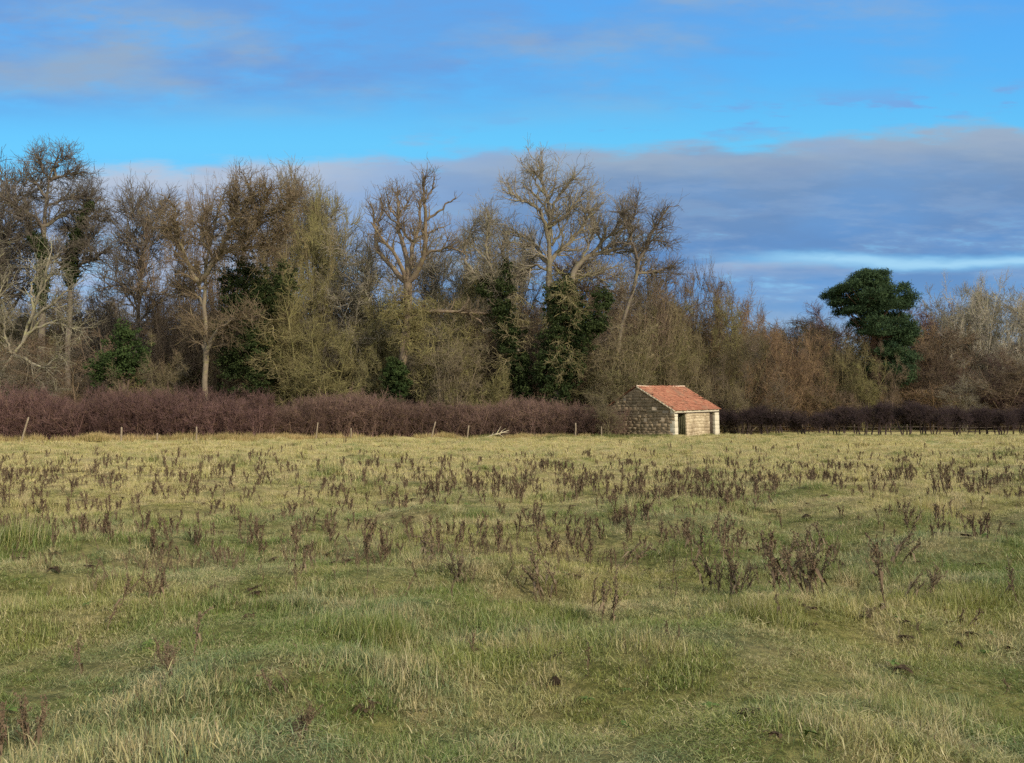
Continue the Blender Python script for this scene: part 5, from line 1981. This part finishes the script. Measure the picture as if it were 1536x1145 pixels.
nr = np.random.RandomState(19)
cand = []
while len(cand) < 3200:
    px = nr.uniform(-120, 1660)
    py = nr.uniform(668, 905)
    n_1 = math.sin(px * 0.013 + py * 0.05) + math.sin(px * 0.031 - py * 0.07 + 1) + math.sin(px * 0.007 + 2)
    dens = math.exp(-((py - 715) / 32) ** 2) * 1.0 + math.exp(-((py - 815) / 55) ** 2) * 0.30
    if 930 < px < 1170 and 695 < py < 770:
        dens += 0.6
    if 1150 < px and py > 760:
        dens *= 0.45
    if 1180 < px and 670 < py < 730:
        dens += 0.35
    dens *= 0.75 + 0.16 * n_1
    if nr.uniform(0, 1.2) < dens:
        cand.append((px, py))
cand = [(gpt(px, py), px, py) for px, py in cand]
cand.sort(key=lambda c: c[0][1])
inview = [c for c in cand if -10 < c[1] < 1546]
solo = set(id(c) for c in inview[:255])
V_all, Q_all, T_all, nb = [], [], [], 0
low = [dock_arrays(400 + i, 0.55, (1, 1, 2, 3, 1, 2)[i], 0.3, 2.1) for i in range(6)]
for c in cand:
    (x, y), px, py = c
    hgt = drng.uniform(0.10, 0.38) * (0.85 if y < 14 else 1)
    if id(c) in solo:
        var = drng.choice((0, 1, 2, 0, 1, 2, 3, 4))
        if y < 11.5:
            zone = 'leafless brown dead dock stalk among those scattered thinly over the near field'
        elif x < 0:
            zone = 'leafless brown dead dock stalk of the many in the left middle field'
        else:
            zone = 'leafless brown dead dock stalk of the many in the right middle field'
        put_dock(x, y, hgt, var, zone, False, drng.uniform(0.42, 0.75))
    else:
        v, f, V, Qd, ti = low[drng.randrange(6)]
        a = drng.uniform(0, 6.28)
        s = hgt / 0.55
        R3 = np.array([[math.cos(a), -math.sin(a), 0], [math.sin(a), math.cos(a), 0], [drng.gauss(0, .1), drng.gauss(0, .1), 1]]) * s
        vv = np.concatenate([v, V]) @ R3.T + np.array([x, y, float(ground_z(x, y))])
        V_all.append(vv)
        Q_all.append(np.concatenate([f, Qd + len(v)]) + nb)
        T_all.append(np.concatenate([np.full(len(v), .35), ti]))
        nb += len(vv)
link('dead_docks', mesh_np('dead_docks', np.concatenate(V_all), np.concatenate(Q_all), mats=[M['dock']], attr={'tint': np.concatenate(T_all)}),
     label='mass of small brown dead dock stalks across the far field', cat='dock plants', group=GD, kind='stuff')

# ------------------------------------------------------------------ molehills and a pale flower
def molehill(px, py, r, label):
    x, y = gpt(px, py)
    g = np.random.RandomState(int(px))
    n, mr = 22, 7
    V = [(0, 0, r * 0.52)]
    for k in range(1, mr):
        t = k / (mr - 1)
        for i in range(n):
            a = i * 2 * math.pi / n
            rr = r * t * (1 + 0.15 * math.sin(3 * a + px) + g.normal(0, .05))
            V.append((rr * math.cos(a), rr * math.sin(a), r * 0.55 * (1 - t ** 1.6) + g.normal(0, r * .05) - 0.02 * t))
    tri = [(0, 1 + i, 1 + (i + 1) % n) for i in range(n)]
    Qm = []
    for k in range(mr - 2):
        for i in range(n):
            a, b = 1 + k * n + i, 1 + k * n + (i + 1) % n
            Qm.append((a, a + n, b + n, b))
    me = mesh_np('molehill', np.array(V), np.array(Qm), np.array(tri), mats=[M['soil']])
    link('molehill', me, loc=(x, y, float(ground_z(x, y)) + 0.03), label=label, cat='molehill', group='molehills')


molehill(1266, 902, 0.09, 'dark earth molehill in the short grass right of the biggest dead clump')
molehill(1210, 780, 0.09, 'dark molehill in the middle field at the right, above the biggest dead clump')
molehill(1256, 848, 0.10, 'small dark molehill up and right of the biggest dead clump')
molehill(1438, 955, 0.035, 'tiny dark molehill low in the green grass at the right')
molehill(832, 1012, 0.045, 'tiny dark earth scrape in the foreground at the centre')
print('objects', len(bpy.data.objects), 'verts', sum(len(m.vertices) for m in bpy.data.meshes))
